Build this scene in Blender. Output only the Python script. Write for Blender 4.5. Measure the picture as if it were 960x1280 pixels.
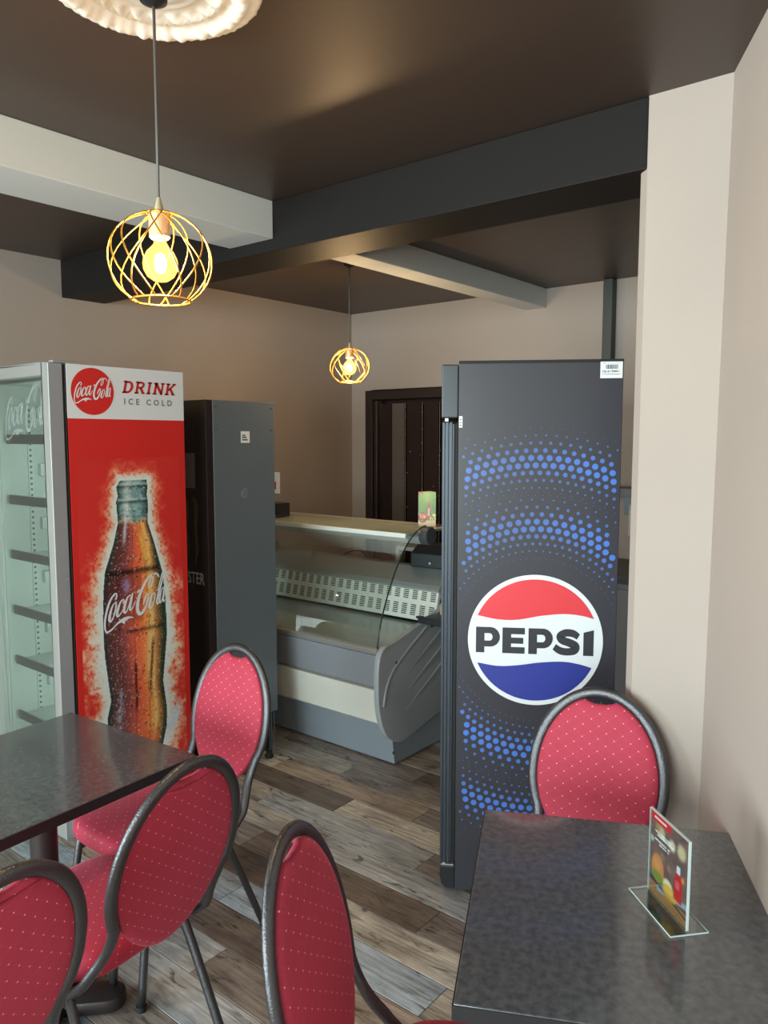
import bpy, bmesh, math, random
import numpy as np
from mathutils import Vector, Matrix
random.seed(7); rng = np.random.default_rng(11)
for o in list(bpy.data.objects): bpy.data.objects.remove(o)
SC = bpy.context.scene
COL = SC.collection
R = math.radians
PI = math.pi

# ------------------------------------------------------------------ camera
HEAD = 39.0                       # compass heading of the view in the room's x/y axes
cam = bpy.data.cameras.new('camera'); camo = bpy.data.objects.new('camera', cam); COL.objects.link(camo)
camo.location = (0, 0, 1.70)
camo.rotation_euler = (R(90 - 5.418), 0, R(HEAD - 90))
cam.sensor_fit = 'VERTICAL'; cam.sensor_height = 36; cam.lens = 970 / 1280 * 36
cam.clip_start = 0.02
SC.camera = camo
# ------------------------------------------------------------------ view, world, daylight
SC.view_settings.view_transform = 'Standard'; SC.view_settings.look = 'None'
SC.view_settings.gamma = 1; SC.view_settings.use_curve_mapping = False
SC.view_settings.exposure = 0.12
W = bpy.data.worlds.new('world'); SC.world = W; W.use_nodes = True
bg = W.node_tree.nodes['Background']; bg.inputs[0].default_value = (0.80, 0.90, 1.0, 1); bg.inputs[1].default_value = 1.0
def area(name, loc, rot, sx, sy, power, col):
    l = bpy.data.lights.new(name, 'AREA'); l.shape = 'RECTANGLE'; l.size = sx; l.size_y = sy; l.energy = power; l.color = col
    o = bpy.data.objects.new(name, l); COL.objects.link(o); o.location = loc; o.rotation_euler = rot; return o
# daylight entering through the shop window behind the camera (window opening y -1.9..3.7, z 0.4..2.45)
area('window_daylight', (-4.80, .90, 1.43), (0, R(-90), 0), 2.05, 5.6, 640, (0.87, 0.95, 1.0))
# and through the smaller window in the left wall, well behind the camera
area('side_window_daylight', (-2.60, 4.25, 1.62), (R(-90), 0, 0), 2.6, 1.45, 330, (0.87, 0.95, 1.0))

# ------------------------------------------------------------------ helpers
def lin(c):
    c = np.asarray(c, float) / 255.0
    return np.where(c <= 0.04045, c / 12.92, ((c + 0.055) / 1.055) ** 2.4)
def rgba(c): return tuple(float(v) for v in lin(c)) + (1.0,)
MATS = {}
def mat(name, col=(128, 128, 128), rough=0.5, metal=0.0, spec=0.5, bump=None, var=None, coat=0.0, emit=None):
    """procedural principled material; bump=(scale,strength); var=(scale, other colour, contrast)"""
    if name in MATS: return MATS[name]
    m = bpy.data.materials.new(name); m.use_nodes = True; nt = m.node_tree; b = nt.nodes['Principled BSDF']
    b.inputs['Base Color'].default_value = rgba(col); b.inputs['Roughness'].default_value = rough
    b.inputs['Metallic'].default_value = metal; b.inputs['Specular IOR Level'].default_value = spec
    b.inputs['Coat Weight'].default_value = coat
    if coat: b.inputs['Coat Roughness'].default_value = 0.08
    if emit:
        b.inputs['Emission Color'].default_value = rgba(emit[0]); b.inputs['Emission Strength'].default_value = emit[1]
    if bump or var: tc = nt.nodes.new('ShaderNodeTexCoord')
    if var:
        n = nt.nodes.new('ShaderNodeTexNoise'); n.inputs['Scale'].default_value = var[0]; n.inputs['Detail'].default_value = 5
        nt.links.new(tc.outputs['Object'], n.inputs['Vector'])
        r = nt.nodes.new('ShaderNodeValToRGB'); k = var[2]
        r.color_ramp.elements[0].position = 0.5 - k; r.color_ramp.elements[1].position = 0.5 + k
        r.color_ramp.elements[0].color = rgba(col); r.color_ramp.elements[1].color = rgba(var[1])
        nt.links.new(n.outputs[0], r.inputs[0]); nt.links.new(r.outputs[0], b.inputs['Base Color'])
    if bump:
        n = nt.nodes.new('ShaderNodeTexNoise'); n.inputs['Scale'].default_value = bump[0]; n.inputs['Detail'].default_value = 4
        nt.links.new(tc.outputs['Object'], n.inputs['Vector'])
        bp = nt.nodes.new('ShaderNodeBump'); bp.inputs['Strength'].default_value = bump[1]; bp.inputs['Distance'].default_value = 0.01
        nt.links.new(n.outputs[0], bp.inputs['Height']); nt.links.new(bp.outputs[0], b.inputs['Normal'])
    MATS[name] = m; return m
def glass(name, tint=(235, 245, 240), refl=1.0, frost=None):
    """thin clear pane: transparent + fresnel reflection"""
    if name in MATS: return MATS[name]
    m = bpy.data.materials.new(name); m.use_nodes = True; nt = m.node_tree; nt.nodes.clear()
    out = nt.nodes.new('ShaderNodeOutputMaterial'); t = nt.nodes.new('ShaderNodeBsdfTransparent'); t.inputs[0].default_value = rgba(tint)
    g = nt.nodes.new('ShaderNodeBsdfGlossy'); g.inputs['Roughness'].default_value = 0.02
    lw = nt.nodes.new('ShaderNodeLayerWeight'); lw.inputs[0].default_value = .5
    pw = nt.nodes.new('ShaderNodeMath'); pw.operation = 'POWER'; pw.inputs[1].default_value = 4.0; nt.links.new(lw.outputs['Facing'], pw.inputs[0])
    f = nt.nodes.new('ShaderNodeMath'); f.operation = 'MULTIPLY_ADD'; f.inputs[1].default_value = .8 if frost is None else .35; f.inputs[2].default_value = .04 * refl; nt.links.new(pw.outputs[0], f.inputs[0])
    mx = nt.nodes.new('ShaderNodeMixShader'); nt.links.new(f.outputs[0], mx.inputs[0]); nt.links.new(t.outputs[0], mx.inputs[1]); nt.links.new(g.outputs[0], mx.inputs[2])
    nt.links.new(mx.outputs[0], out.inputs[0]); MATS[name] = m; return m
def frosted(name, col, alpha):
    if name in MATS: return MATS[name]
    m = bpy.data.materials.new(name); m.use_nodes = True; nt = m.node_tree; b = nt.nodes['Principled BSDF']
    b.inputs['Base Color'].default_value = rgba(col); b.inputs['Roughness'].default_value = 0.6; b.inputs['Alpha'].default_value = alpha
    MATS[name] = m; return m
def print_mat(name='printed_sheet', rough=0.35):
    if name in MATS: return MATS[name]
    m = bpy.data.materials.new(name); m.use_nodes = True; nt = m.node_tree; b = nt.nodes['Principled BSDF']
    a = nt.nodes.new('ShaderNodeAttribute'); a.attribute_name = 'Col'; nt.links.new(a.outputs['Color'], b.inputs['Base Color'])
    b.inputs['Roughness'].default_value = rough; MATS[name] = m; return m

class MB:
    def __init__(s): s.v = []; s.f = []; s.uv = None; s.c = None; s.mi = []
    def add(s, vs, fs, mi=0):
        k = len(s.v); s.v += [tuple(map(float, p)) for p in vs]; s.f += [tuple(k + i for i in f) for f in fs]; s.mi += [mi] * len(fs); return s
    def box(s, x0, x1, y0, y1, z0, z1, mi=0):
        return s.add([(x0,y0,z0),(x1,y0,z0),(x1,y1,z0),(x0,y1,z0),(x0,y0,z1),(x1,y0,z1),(x1,y1,z1),(x0,y1,z1)],
                     [(0,3,2,1),(4,5,6,7),(0,1,5,4),(1,2,6,5),(2,3,7,6),(3,0,4,7)], mi)
    def prism(s, poly, fn, a, b, mi=0):
        """poly: 2d loop; fn(p,q,t)->3d; extruded from t=a to t=b"""
        n = len(poly); vs = [fn(p, q, a) for p, q in poly] + [fn(p, q, b) for p, q in poly]
        return s.add(vs, [tuple(range(n - 1, -1, -1)), tuple(range(n, 2 * n))] + [(i, (i + 1) % n, n + (i + 1) % n, n + i) for i in range(n)], mi)
    def tube(s, path, r, n=10, closed=False, r2=None, ref=(0, 0, 1), mi=0):
        P = [Vector(p) for p in path]; m = len(P); rr = r if isinstance(r, (list, tuple)) else [r] * m
        T = []
        for i in range(m):
            a = P[(i - 1) % m] if (closed or i) else P[i]; b = P[(i + 1) % m] if (closed or i < m - 1) else P[i]
            T.append((b - a).normalized())
        N = Vector(ref); 
        if abs(N.dot(T[0])) > .95: N = Vector((1, 0, 0)) if abs(T[0].x) < .9 else Vector((0, 1, 0))
        vs = []
        for i in range(m):
            N = (N - T[i] * N.dot(T[i])).normalized(); B = T[i].cross(N)
            q = rr[i] if r2 is None else r2
            for k in range(n):
                a = 2 * PI * k / n; vs.append(P[i] + N * (math.cos(a) * rr[i]) + B * (math.sin(a) * q))
        fs = []
        for i in range(m if closed else m - 1):
            j = (i + 1) % m
            for k in range(n):
                l = (k + 1) % n; fs.append((i * n + k, i * n + l, j * n + l, j * n + k))
        if not closed: fs += [tuple(range(n - 1, -1, -1)), tuple((m - 1) * n + k for k in range(n))]
        return s.add(vs, fs, mi)
    def lathe(s, prof, n=24, c=(0, 0, 0), mi=0, axis='z'):
        vs = []
        for r, z in prof:
            for k in range(n):
                a = 2 * PI * k / n; p, q = r * math.cos(a), r * math.sin(a)
                vs.append((c[0]+p, c[1]+q, c[2]+z) if axis == 'z' else ((c[0]+z, c[1]+p, c[2]+q) if axis == 'x' else (c[0]+p, c[1]+z, c[2]+q)))
        m = len(prof); fs = [(i*n+k, i*n+(k+1) % n, (i+1)*n+(k+1) % n, (i+1)*n+k) for i in range(m-1) for k in range(n)]
        if prof[0][0] > 1e-6: fs.append(tuple(range(n-1, -1, -1)))
        if prof[-1][0] > 1e-6: fs.append(tuple((m-1)*n+k for k in range(n)))
        return s.add(vs, fs, mi)
    def poly(s, pts, mi=0): return s.add(pts, [tuple(range(len(pts)))], mi)
    def mesh(s, name, ms, smooth=False, bevel=0, seg=2):
        me = bpy.data.meshes.new(name); me.from_pydata(s.v, [], s.f)
        ms = ms if isinstance(ms, (list, tuple)) else [ms]
        for m in ms: me.materials.append(m)
        if len(ms) > 1: me.polygons.foreach_set('material_index', s.mi)
        if bevel:
            bm = bmesh.new(); bm.from_mesh(me); bmesh.ops.remove_doubles(bm, verts=bm.verts, dist=1e-6)
            bmesh.ops.recalc_face_normals(bm, faces=bm.faces)
            es = [e for e in bm.edges if len(e.link_faces) == 2 and e.calc_face_angle() > R(35)]
            bmesh.ops.bevel(bm, geom=es, offset=bevel, segments=seg, profile=.5, affect='EDGES', clamp_overlap=True); bm.to_mesh(me); bm.free()
        if s.uv is not None and not bevel:
            ul = me.uv_layers.new(name='UVMap'); li = np.zeros(len(me.loops), int); me.loops.foreach_get('vertex_index', li)
            ul.data.foreach_set('uv', np.asarray(s.uv, float)[li].ravel())
        if s.c is not None:
            at = me.color_attributes.new('Col', 'FLOAT_COLOR', 'POINT'); at.data.foreach_set('color', np.asarray(s.c, np.float32).ravel())
        if smooth:
            me.polygons.foreach_set('use_smooth', [True] * len(me.polygons))
            if smooth == 'auto' or bevel: me.set_sharp_from_angle(angle=R(40))
        me.update(); return me
    def build(s, name, ms, parent=None, smooth=False, bevel=0, loc=(0, 0, 0), rot=(0, 0, 0), seg=2):
        return link(name, s.mesh(name, ms, smooth, bevel, seg), parent, loc, rot)
def link(name, me, parent=None, loc=(0, 0, 0), rot=(0, 0, 0)):
    o = bpy.data.objects.new(name, me); COL.objects.link(o); o.location = loc; o.rotation_euler = rot
    if parent: o.parent = parent
    return o
def tag(o, label, cat, group=None, kind=None):
    o['label'] = label; o['category'] = cat
    if group: o['group'] = group
    if kind: o['kind'] = kind
    return o
def thing(name, label, cat, loc=(0, 0, 0), rz=0, group=None):
    o = bpy.data.objects.new(name, None); COL.objects.link(o); o.location = loc; o.rotation_euler = (0, 0, R(rz)); o.empty_display_size = .1
    return tag(o, label, cat, group)
def struct(o): o['kind'] = 'structure'; return o
def copy_tree(o, parent=None):
    c = o.copy(); COL.objects.link(c); c.parent = parent
    for ch in list(o.children): copy_tree(ch, c)
    return c
def spline(pts, k=8, closed=False):
    P = [np.array(p, float) for p in pts]; n = len(P); out = []
    for i in range(n if closed else n - 1):
        if closed: a, b, c, d = P[(i-1) % n], P[i], P[(i+1) % n], P[(i+2) % n]
        else: b, c = P[i], P[i+1]; a = P[i-1] if i else 2*b-c; d = P[i+2] if i+2 < n else 2*c-b
        for j in range(k):
            t = j / k; out.append(.5*((2*b)+(c-a)*t+(2*a-5*b+4*c-d)*t*t+(3*b-a-3*c+d)*t**3))
    if not closed: out.append(P[-1])
    return out
def ribbon(mb, pts, w, fn, nib=None, k=6, mi=0):
    """flat stroke; pts 2d, w width (or per-point widths), fn(u,v)->3d; nib=(angle,thin) for a broad-pen look"""
    ws = w if isinstance(w, (list, tuple)) else [w] * len(pts)
    Q = spline([(p[0], p[1], ws[i]) for i, p in enumerate(pts)], k); n = len(Q); vs = []
    for i in range(n):
        t = (Q[min(i+1, n-1)] - Q[max(i-1, 0)])[:2]; L = np.hypot(*t) or 1; t = t / L; nn = np.array([-t[1], t[0]]); ww = Q[i][2] / 2
        if nib: ww *= nib[1] + (1 - nib[1]) * abs(nn @ np.array([math.cos(nib[0]), math.sin(nib[0])]))
        for sg in (1, -1): p = Q[i][:2] + nn * ww * sg; vs.append(fn(p[0], p[1]))
    mb.add(vs, [(2*i, 2*i+1, 2*i+3, 2*i+2) for i in range(n-1)], mi)
def text_mesh(name, body, size, m, parent, place, bold=0.0, shear=0.0, align='LEFT', spacing=1.0, sx=1.0):
    """built-in font lettering as a flat mesh; place(u,v)->3d"""
    cu = bpy.data.curves.new(name, 'FONT'); cu.body = body; cu.size = size; cu.offset = bold; cu.shear = shear; cu.align_x = align; cu.space_character = spacing
    cu.fill_mode = 'FRONT'; cu.resolution_u = 3
    t = bpy.data.objects.new(name, cu); COL.objects.link(t); dg = bpy.context.evaluated_depsgraph_get(); me = bpy.data.meshes.new_from_object(t.evaluated_get(dg))
    bpy.data.objects.remove(t); bpy.data.curves.remove(cu)
    for v in me.vertices: v.co = Vector(place(v.co.x * sx, v.co.y))
    me.materials.clear(); me.materials.append(m); return link(name, me, parent)
def value_noise(x, y, seed):
    g = np.random.default_rng(seed).random((64, 64)); xi = np.floor(x).astype(int); yi = np.floor(y).astype(int); fx = x - xi; fy = y - yi
    fx = fx*fx*(3-2*fx); fy = fy*fy*(3-2*fy); a = g[xi % 64, yi % 64]; b = g[(xi+1) % 64, yi % 64]; c = g[xi % 64, (yi+1) % 64]; d = g[(xi+1) % 64, (yi+1) % 64]
    return (a*(1-fx)+b*fx)*(1-fy)+(c*(1-fx)+d*fx)*fy
def fbm(x, y, seed, oc=4):
    s = 0; a = .5
    for i in range(oc): s = s + a*value_noise(x*2**i, y*2**i, seed+i); a *= .5
    return s / (1 - .5**oc)
def print_grid(name, u0, u1, v0, v1, nu, nv, fn, place, parent, m=None):
    """flat printed sheet: a fine grid whose vertex colours carry the artwork; fn(U,V)->sRGB array"""
    U, V = np.meshgrid(np.linspace(u0, u1, nu), np.linspace(v0, v1, nv)); C = lin(np.clip(fn(U, V), 0, 255))
    mb = MB(); mb.v = [place(a, b) for a, b in zip(U.ravel(), V.ravel())]
    mb.f = [(j*nu+i, j*nu+i+1, (j+1)*nu+i+1, (j+1)*nu+i) for j in range(nv-1) for i in range(nu-1)]
    mb.c = np.concatenate([C.reshape(-1, 3), np.ones((nu*nv, 1))], 1)
    return mb.build(name, m or print_mat(), parent)
mixc = lambda a, b, t: np.asarray(a, float)*(1-t[..., None]) + np.asarray(b, float)*t[..., None]
sm = lambda x, a, b: (lambda t: t*t*(3-2*t))(np.clip((x-a)/(b-a), 0, 1))

# ------------------------------------------------------------------ materials
m_wall = mat('beige_wall_paint', (170, 157, 148), .75, bump=(60, .05), var=(1.3, (164, 151, 142), .25))
m_ceil = mat('black_satin_ceiling', (66, 54, 47), .42, spec=.5, bump=(9, .04))
m_beamd = mat('black_beam_paint', (29, 26, 25), .55, spec=.15, bump=(25, .10))
m_white = mat('white_beam_paint', (206, 212, 212), .6, bump=(40, .04))
m_plast = mat('white_plaster', (206, 204, 199), .75)
m_tube = mat('hammered_dark_steel', (96, 96, 99), .34, metal=.85, bump=(220, .22))
m_rub = mat('black_rubber', (24, 24, 25), .7)
m_blackp = mat('black_plastic', (33, 34, 38), .4)
m_dgrey = mat('dark_grey_steel', (84, 88, 92), .38, metal=.35)
m_alu = mat('brushed_aluminium', (182, 182, 178), .42, metal=.55)
m_grey = mat('grey_enamel', (146, 148, 152), .45)
m_red = mat('red_print', (214, 44, 40), .35)
m_whitep = mat('white_print', (226, 229, 232), .35)
m_inner = mat('pale_fridge_liner', (206, 216, 212), .5)
m_stick = mat('white_sticker', (232, 236, 236), .5)
m_ink = mat('dark_print_ink', (38, 40, 44), .5)
m_glass = glass('clear_glass', (248, 253, 251))

# ------------------------------------------------------------------ the room
H = 2.65; XB = 4.58; YL = 4.03; XF = -4.60
RW = lambda x: .625 + (x - 2.222) * .522        # the slanted right wall
T = .12
fl = MB().box(XF - T, XB + T, -3.4, YL + T, -.10, -.002).build('floor', mat('dark_grout', (70, 62, 56), .9)); struct(fl)
ce = struct(MB().box(XF - T, XB + T, -3.4, YL + T, H, H + .1).build('ceiling', m_ceil))
wl = MB(); wl.box(-1.30, XB + T, YL, YL + T, -.002, H); wl.box(XF - T, -3.90, YL, YL + T, -.002, H); wl.box(-3.90, -1.30, YL, YL + T, -.002, .90); wl.box(-3.90, -1.30, YL, YL + T, 2.34, H)
struct(wl.build('wall_left', m_wall))
w2 = bpy.data.objects.new('window_2', None); COL.objects.link(w2); struct(w2); m_ = MB()
for a, b in ((-3.90, -3.85), (-1.35, -1.30), (-2.63, -2.57)): m_.box(a, b, YL + .03, YL + .09, .90, 2.34)
for a, b in ((.90, .95), (2.29, 2.34)): m_.box(-3.90, -1.30, YL + .03, YL + .09, a, b)
m_.build('window_frame', m_blackp, w2)
for a, b in ((-3.85, -2.63), (-2.57, -1.35)): MB().box(a, b, YL + .06, YL + .065, .95, 2.29).build('pane', m_glass, w2)
wb = MB(); wb.box(XB, XB + T, .5, 2.92, -.002, H); wb.box(XB, XB + T, 3.86, YL, -.002, H); wb.box(XB, XB + T, 2.92, 3.86, 2.06, H)
struct(wb.build('wall_back', m_wall))
wr = MB()
wr.prism([(XF - T, RW(XF - T)), (2.222, .625), (2.222, .847), (2.252, .877), (XB, .877), (XB, .3), (2.4, .3), (XF - T, RW(XF - T) - .3)], lambda p, q, t: (p, q, t), -.002, H)
wr.v[1] = (2.222, .645, -.002); wr.v[0] = (XF - T, RW(XF - T) + .02, -.002)
struct(wr.build('wall_right', m_wall))
wf = MB(); y0, y1, z0, z1 = -1.9, 3.7, .40, 2.45
wf.box(XF - T, XF, -3.3, y0, -.002, H); wf.box(XF - T, XF, y1, YL, -.002, H); wf.box(XF - T, XF, y0, y1, -.002, z0); wf.box(XF - T, XF, y0, y1, z1, H)
struct(wf.build('wall_front', m_wall))
wn = bpy.data.objects.new('window_1', None); COL.objects.link(wn); struct(wn)
wfr = MB()
for a, b in ((y0, y0 + .05), (y1 - .05, y1), (.87, .93)): wfr.box(XF - .09, XF - .03, a, b, z0, z1)
for a, b in ((z0, z0 + .05), (z1 - .05, z1)): wfr.box(XF - .09, XF - .03, y0, y1, a, b)
wfr.build('window_frame', m_blackp, wn)
for a, b in ((y0 + .05, .87), (.93, y1 - .05)): MB().box(XF - .065, XF - .06, a, b, z0 + .05, z1 - .05).build('pane', m_glass, wn)
# beams
struct(MB().box(2.222, 2.475, .849, YL, 2.454, H).build('trim_1', m_beamd, bevel=.004))
struct(MB().box(XF, 2.222, 2.375, 2.64, 2.502, H).build('trim_2', m_white, bevel=.003))
struct(MB().box(2.475, XB, 2.375, 2.525, 2.53, H).build('trim_3', m_white, bevel=.003))

# floor planks -----------------------------------------------------
def plank_mat():
    m = bpy.data.materials.new('wood_effect_plank'); m.use_nodes = True; nt = m.node_tree; b = nt.nodes['Principled BSDF']; N = nt.nodes.new; L = nt.links.new
    tc = N('ShaderNodeTexCoord'); oi = N('ShaderNodeObjectInfo')
    add = N('ShaderNodeVectorMath'); add.operation = 'ADD'; sc = N('ShaderNodeVectorMath'); sc.operation = 'SCALE'; sc.inputs['Scale'].default_value = 37.0
    cmb = N('ShaderNodeCombineXYZ'); L(oi.outputs['Random'], cmb.inputs[0]); L(oi.outputs['Random'], cmb.inputs[1]); L(cmb.outputs[0], sc.inputs[0]); L(tc.outputs['Object'], add.inputs[0]); L(sc.outputs[0], add.inputs[1])
    def noise(scale, det, dist):
        mp = N('ShaderNodeMapping'); mp.inputs['Scale'].default_value = scale; L(add.outputs[0], mp.inputs[0]); n = N('ShaderNodeTexNoise'); n.inputs['Scale'].default_value = 1; n.inputs['Detail'].default_value = det; n.inputs['Distortion'].default_value = dist; n.inputs['Roughness'].default_value = .65; L(mp.outputs[0], n.inputs[0]); return n
    grain = noise((75, 3.2, 1), 7, .8); blot = noise((9, 3, 1), 4, .3); worn = noise((26, 7, 1), 6, 1.2)
    def ramp(src, stops):
        r = N('ShaderNodeValToRGB'); e = r.color_ramp.elements
        while len(e) < len(stops): e.new(.5)
        for i, (p, c) in enumerate(stops): e[i].position = p; e[i].color = (c, c, c, 1)
        L(src.outputs[0], r.inputs[0]); return r
    g = ramp(grain, [(.30, .30), (.45, .84), (.60, 1.14), (.75, 1.32)]); bl = ramp(blot, [(.30, .55), (.5, 1.0), (.70, 1.35)]); wo = ramp(worn, [(.32, .22), (.43, .98), (.60, 1.05), (.72, 1.40)])
    def mul(a, bb):
        x = N('ShaderNodeMix'); x.data_type = 'RGBA'; x.blend_type = 'MULTIPLY'; x.inputs[0].default_value = 1; L(a, x.inputs[6]); L(bb, x.inputs[7]); return x.outputs[2]
    c = mul(oi.outputs['Color'], g.outputs[0]); c = mul(c, bl.outputs[0]); c = mul(c, wo.outputs[0]); L(c, b.inputs['Base Color'])
    b.inputs['Roughness'].default_value = .42
    bp = N('ShaderNodeBump'); bp.inputs['Strength'].default_value = .12; bp.inputs['Distance'].default_value = .004; L(grain.outputs[0], bp.inputs['Height']); L(bp.outputs[0], b.inputs['Normal'])
    return m
m_plank = plank_mat()
PW, PL, GAP = .1545, .92, .0025
pm = {}
def plank_mesh(L):
    k = round(L, 2)
    if k not in pm: pm[k] = MB().box(-PW/2 + GAP/2, PW/2 - GAP/2, -k/2 + GAP/2, k/2 - GAP/2, -.008, 0).mesh('plank', m_plank, bevel=.0012, seg=1)
    return pm[k], k
TINT = [(186, 174, 160), (196, 186, 174), (174, 156, 140), (160, 146, 136), (184, 184, 184), (204, 194, 180), (122, 108, 99), (168, 176, 184), (190, 174, 156), (146, 134, 126)]
FIX = {(0, 1.45): (178, 190, 200), (1, 2.05): (108, 92, 82), (2, 1.75): (122, 106, 95), (5, 2.6): (116, 104, 96)}
i0 = int(math.floor((-.9 - 1.80) / PW))
for i in range(i0, 19):
    xc = 1.883 + (i - .5) * PW
    if xc - PW/2 < -.7 or xc + PW/2 > XB: continue
    ylo = RW(xc) - .05 if xc < 2.25 else .8; y = YL; off = (i * .34) % PL; first = True
    while y > ylo + .02:
        L = min(off if (first and off > .12) else PL, max(.1, y - ylo)); first = False
        me, L = plank_mesh(L); o = link('plank', me, fl, (xc, y - L/2, 0)); c = random.choice(TINT)
        for (fi, fy), fc in FIX.items():
            if fi == i and y - L <= fy <= y: c = fc
        o.color = rgba(c); y -= L

# back doorway with its dark strip curtain --------------------------------
dr = bpy.data.objects.new('door_1', None); COL.objects.link(dr); struct(dr)
m_dwood = mat('dark_stained_wood', (44, 32, 29), .35, bump=(30, .05)); m_dgloss = mat('dark_brown_gloss', (38, 27, 26), .22); m_dreflect = mat('painted_strip_reflection', (92, 84, 80), .3)
f = MB(); f.box(XB - .03, XB + .1, 3.80, 3.87, 0, 2.06); f.box(XB - .03, XB + .1, 2.91, 2.98, 0, 2.06); f.box(XB - .03, XB + .1, 2.98, 3.80, 1.99, 2.06); f.build('door_frame', m_dwood, dr, bevel=.004)
f = MB(); f.box(XB - .018, XB + .05, 3.765, 3.795, 0, 1.985); f.build('door_stop', m_dwood, dr, bevel=.003)
MB().box(XB + .08, XB + .1, 2.98, 3.80, 0, 1.99).build('door_leaf', m_dgloss, dr)
ys = [(3.76, 3.645, m_dgloss), (3.64, 3.525, m_dreflect), (3.50, 3.37, m_dgloss), (3.345, 3.215, m_dgloss), (3.19, 3.06, m_dgloss), (3.04, 2.985, m_dgloss)]  # second strip is paler: a reflection painted in as its colour
for a, b, mm in ys: MB().box(XB + .012, XB + .016, b, a, .02, 1.96).build('curtain_strip', mm, dr)
m_bead = mat('pale_bead', (196, 184, 176), .2)
for y in (3.512, 3.357, 3.203, 3.05):
    b = MB(); b.tube([(XB + .008, y, 1.96), (XB + .008, y, .03)], .0010, 4)
    for k in range(60):
        if random.random() < .6:
            z = .05 + k * .0318 + random.uniform(-.006, .006); r = random.choice((.0025, .0035, .0045)); yy = y + random.choice((0, 0, 0, random.uniform(-.05, .05)))
            b.add([(XB+.006, yy-r, z), (XB+.006, yy+r, z), (XB+.006, yy, z+r), (XB+.006, yy, z-r), (XB+.002, yy, z), (XB+.010, yy, z)], [(0,2,4),(2,1,4),(1,3,4),(3,0,4),(2,0,5),(1,2,5),(3,1,5),(0,3,5)])
    b.build('bead_string', m_bead, dr)

# pipe on the back wall
pc = thing('wall_pipe', 'thin dark vertical pipe on the back wall behind the black fridge', 'pipe', (XB - .035, 1.94, 0))
MB().box(-.030, .034, -.030, .030, .02, H - .001).build('pipe_cover', mat('dark_green_paint', (58, 62, 60), .5), pc, bevel=.006)
for z in (.6, 1.6): MB().box(-.033, .034, -.036, .036, z, z + .02).build('bracket', m_dgrey, pc)

# ------------------------------------------------------------------ plaster ceiling rose
RX, RY = 1.020, 1.440
def rose():
    mb = MB(); nr, na = 40, 180; Rr = .228
    for i in range(nr + 1):
        t = i / nr
        for k in range(na):
            a = 2*PI*k/na; r = Rr * t * (1 + ((.005*math.sin(30*a) + .003*math.sin(47*a)) if t > .9 else 0))
            z = -.012
            z -= .022 * math.exp(-((t-.80)/.10)**2) * (1 + .30*abs(math.sin(13*a)) + .12*math.sin(41*a + 9*t))
            z -= .010 * math.exp(-((t-.60)/.06)**2) * (1 + .9*math.sin(20*a + 5*math.sin(20*t)))
            z -= .006 * math.exp(-((t-.40)/.03)**2) + .006 * math.exp(-((t-.30)/.03)**2) + .02 * math.exp(-(t/.16)**2)
            z -= .008 * math.exp(-((t-.95)/.05)**2) * (1 + .2*math.sin(60*a))
            if i == nr: z = -.0005
            mb.v.append((r*math.cos(a), r*math.sin(a), z))
    mb.f = [(i*na+k, i*na+(k+1) % na, (i+1)*na+(k+1) % na, (i+1)*na+k) for i in range(nr) for k in range(na)]; mb.mi = [0]*len(mb.f)
    return mb
t = thing('ceiling_rose', 'white ornate plaster rose on the black ceiling above the near pendant', 'ceiling rose', (RX, RY, H))
rose().build('plaster_relief', m_plast, t, smooth=True)
# ------------------------------------------------------------------ pendant lamps
m_gold = mat('gold_wire', (214, 158, 66), .3, metal=.7); m_cord = mat('grey_cord', (92, 86, 80), .6); m_brass = mat('beige_socket', (205, 186, 150), .4, metal=.3)
def emis(name, col, st, transp=0.0):
    m = bpy.data.materials.new(name); m.use_nodes = True; nt = m.node_tree; nt.nodes.clear(); out = nt.nodes.new('ShaderNodeOutputMaterial'); e = nt.nodes.new('ShaderNodeEmission'); e.inputs[0].default_value = rgba(col); e.inputs[1].default_value = st
    if transp:
        t = nt.nodes.new('ShaderNodeBsdfTransparent'); mx = nt.nodes.new('ShaderNodeMixShader'); mx.inputs[0].default_value = transp; nt.links.new(e.outputs[0], mx.inputs[1]); nt.links.new(t.outputs[0], mx.inputs[2]); nt.links.new(mx.outputs[0], out.inputs[0])
    else: nt.links.new(e.outputs[0], out.inputs[0])
    return m
m_core = emis('lit_filament', (255, 214, 150), 60); m_globe = emis('warm_bulb_glass', (255, 184, 88), 4.5, .62)
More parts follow.
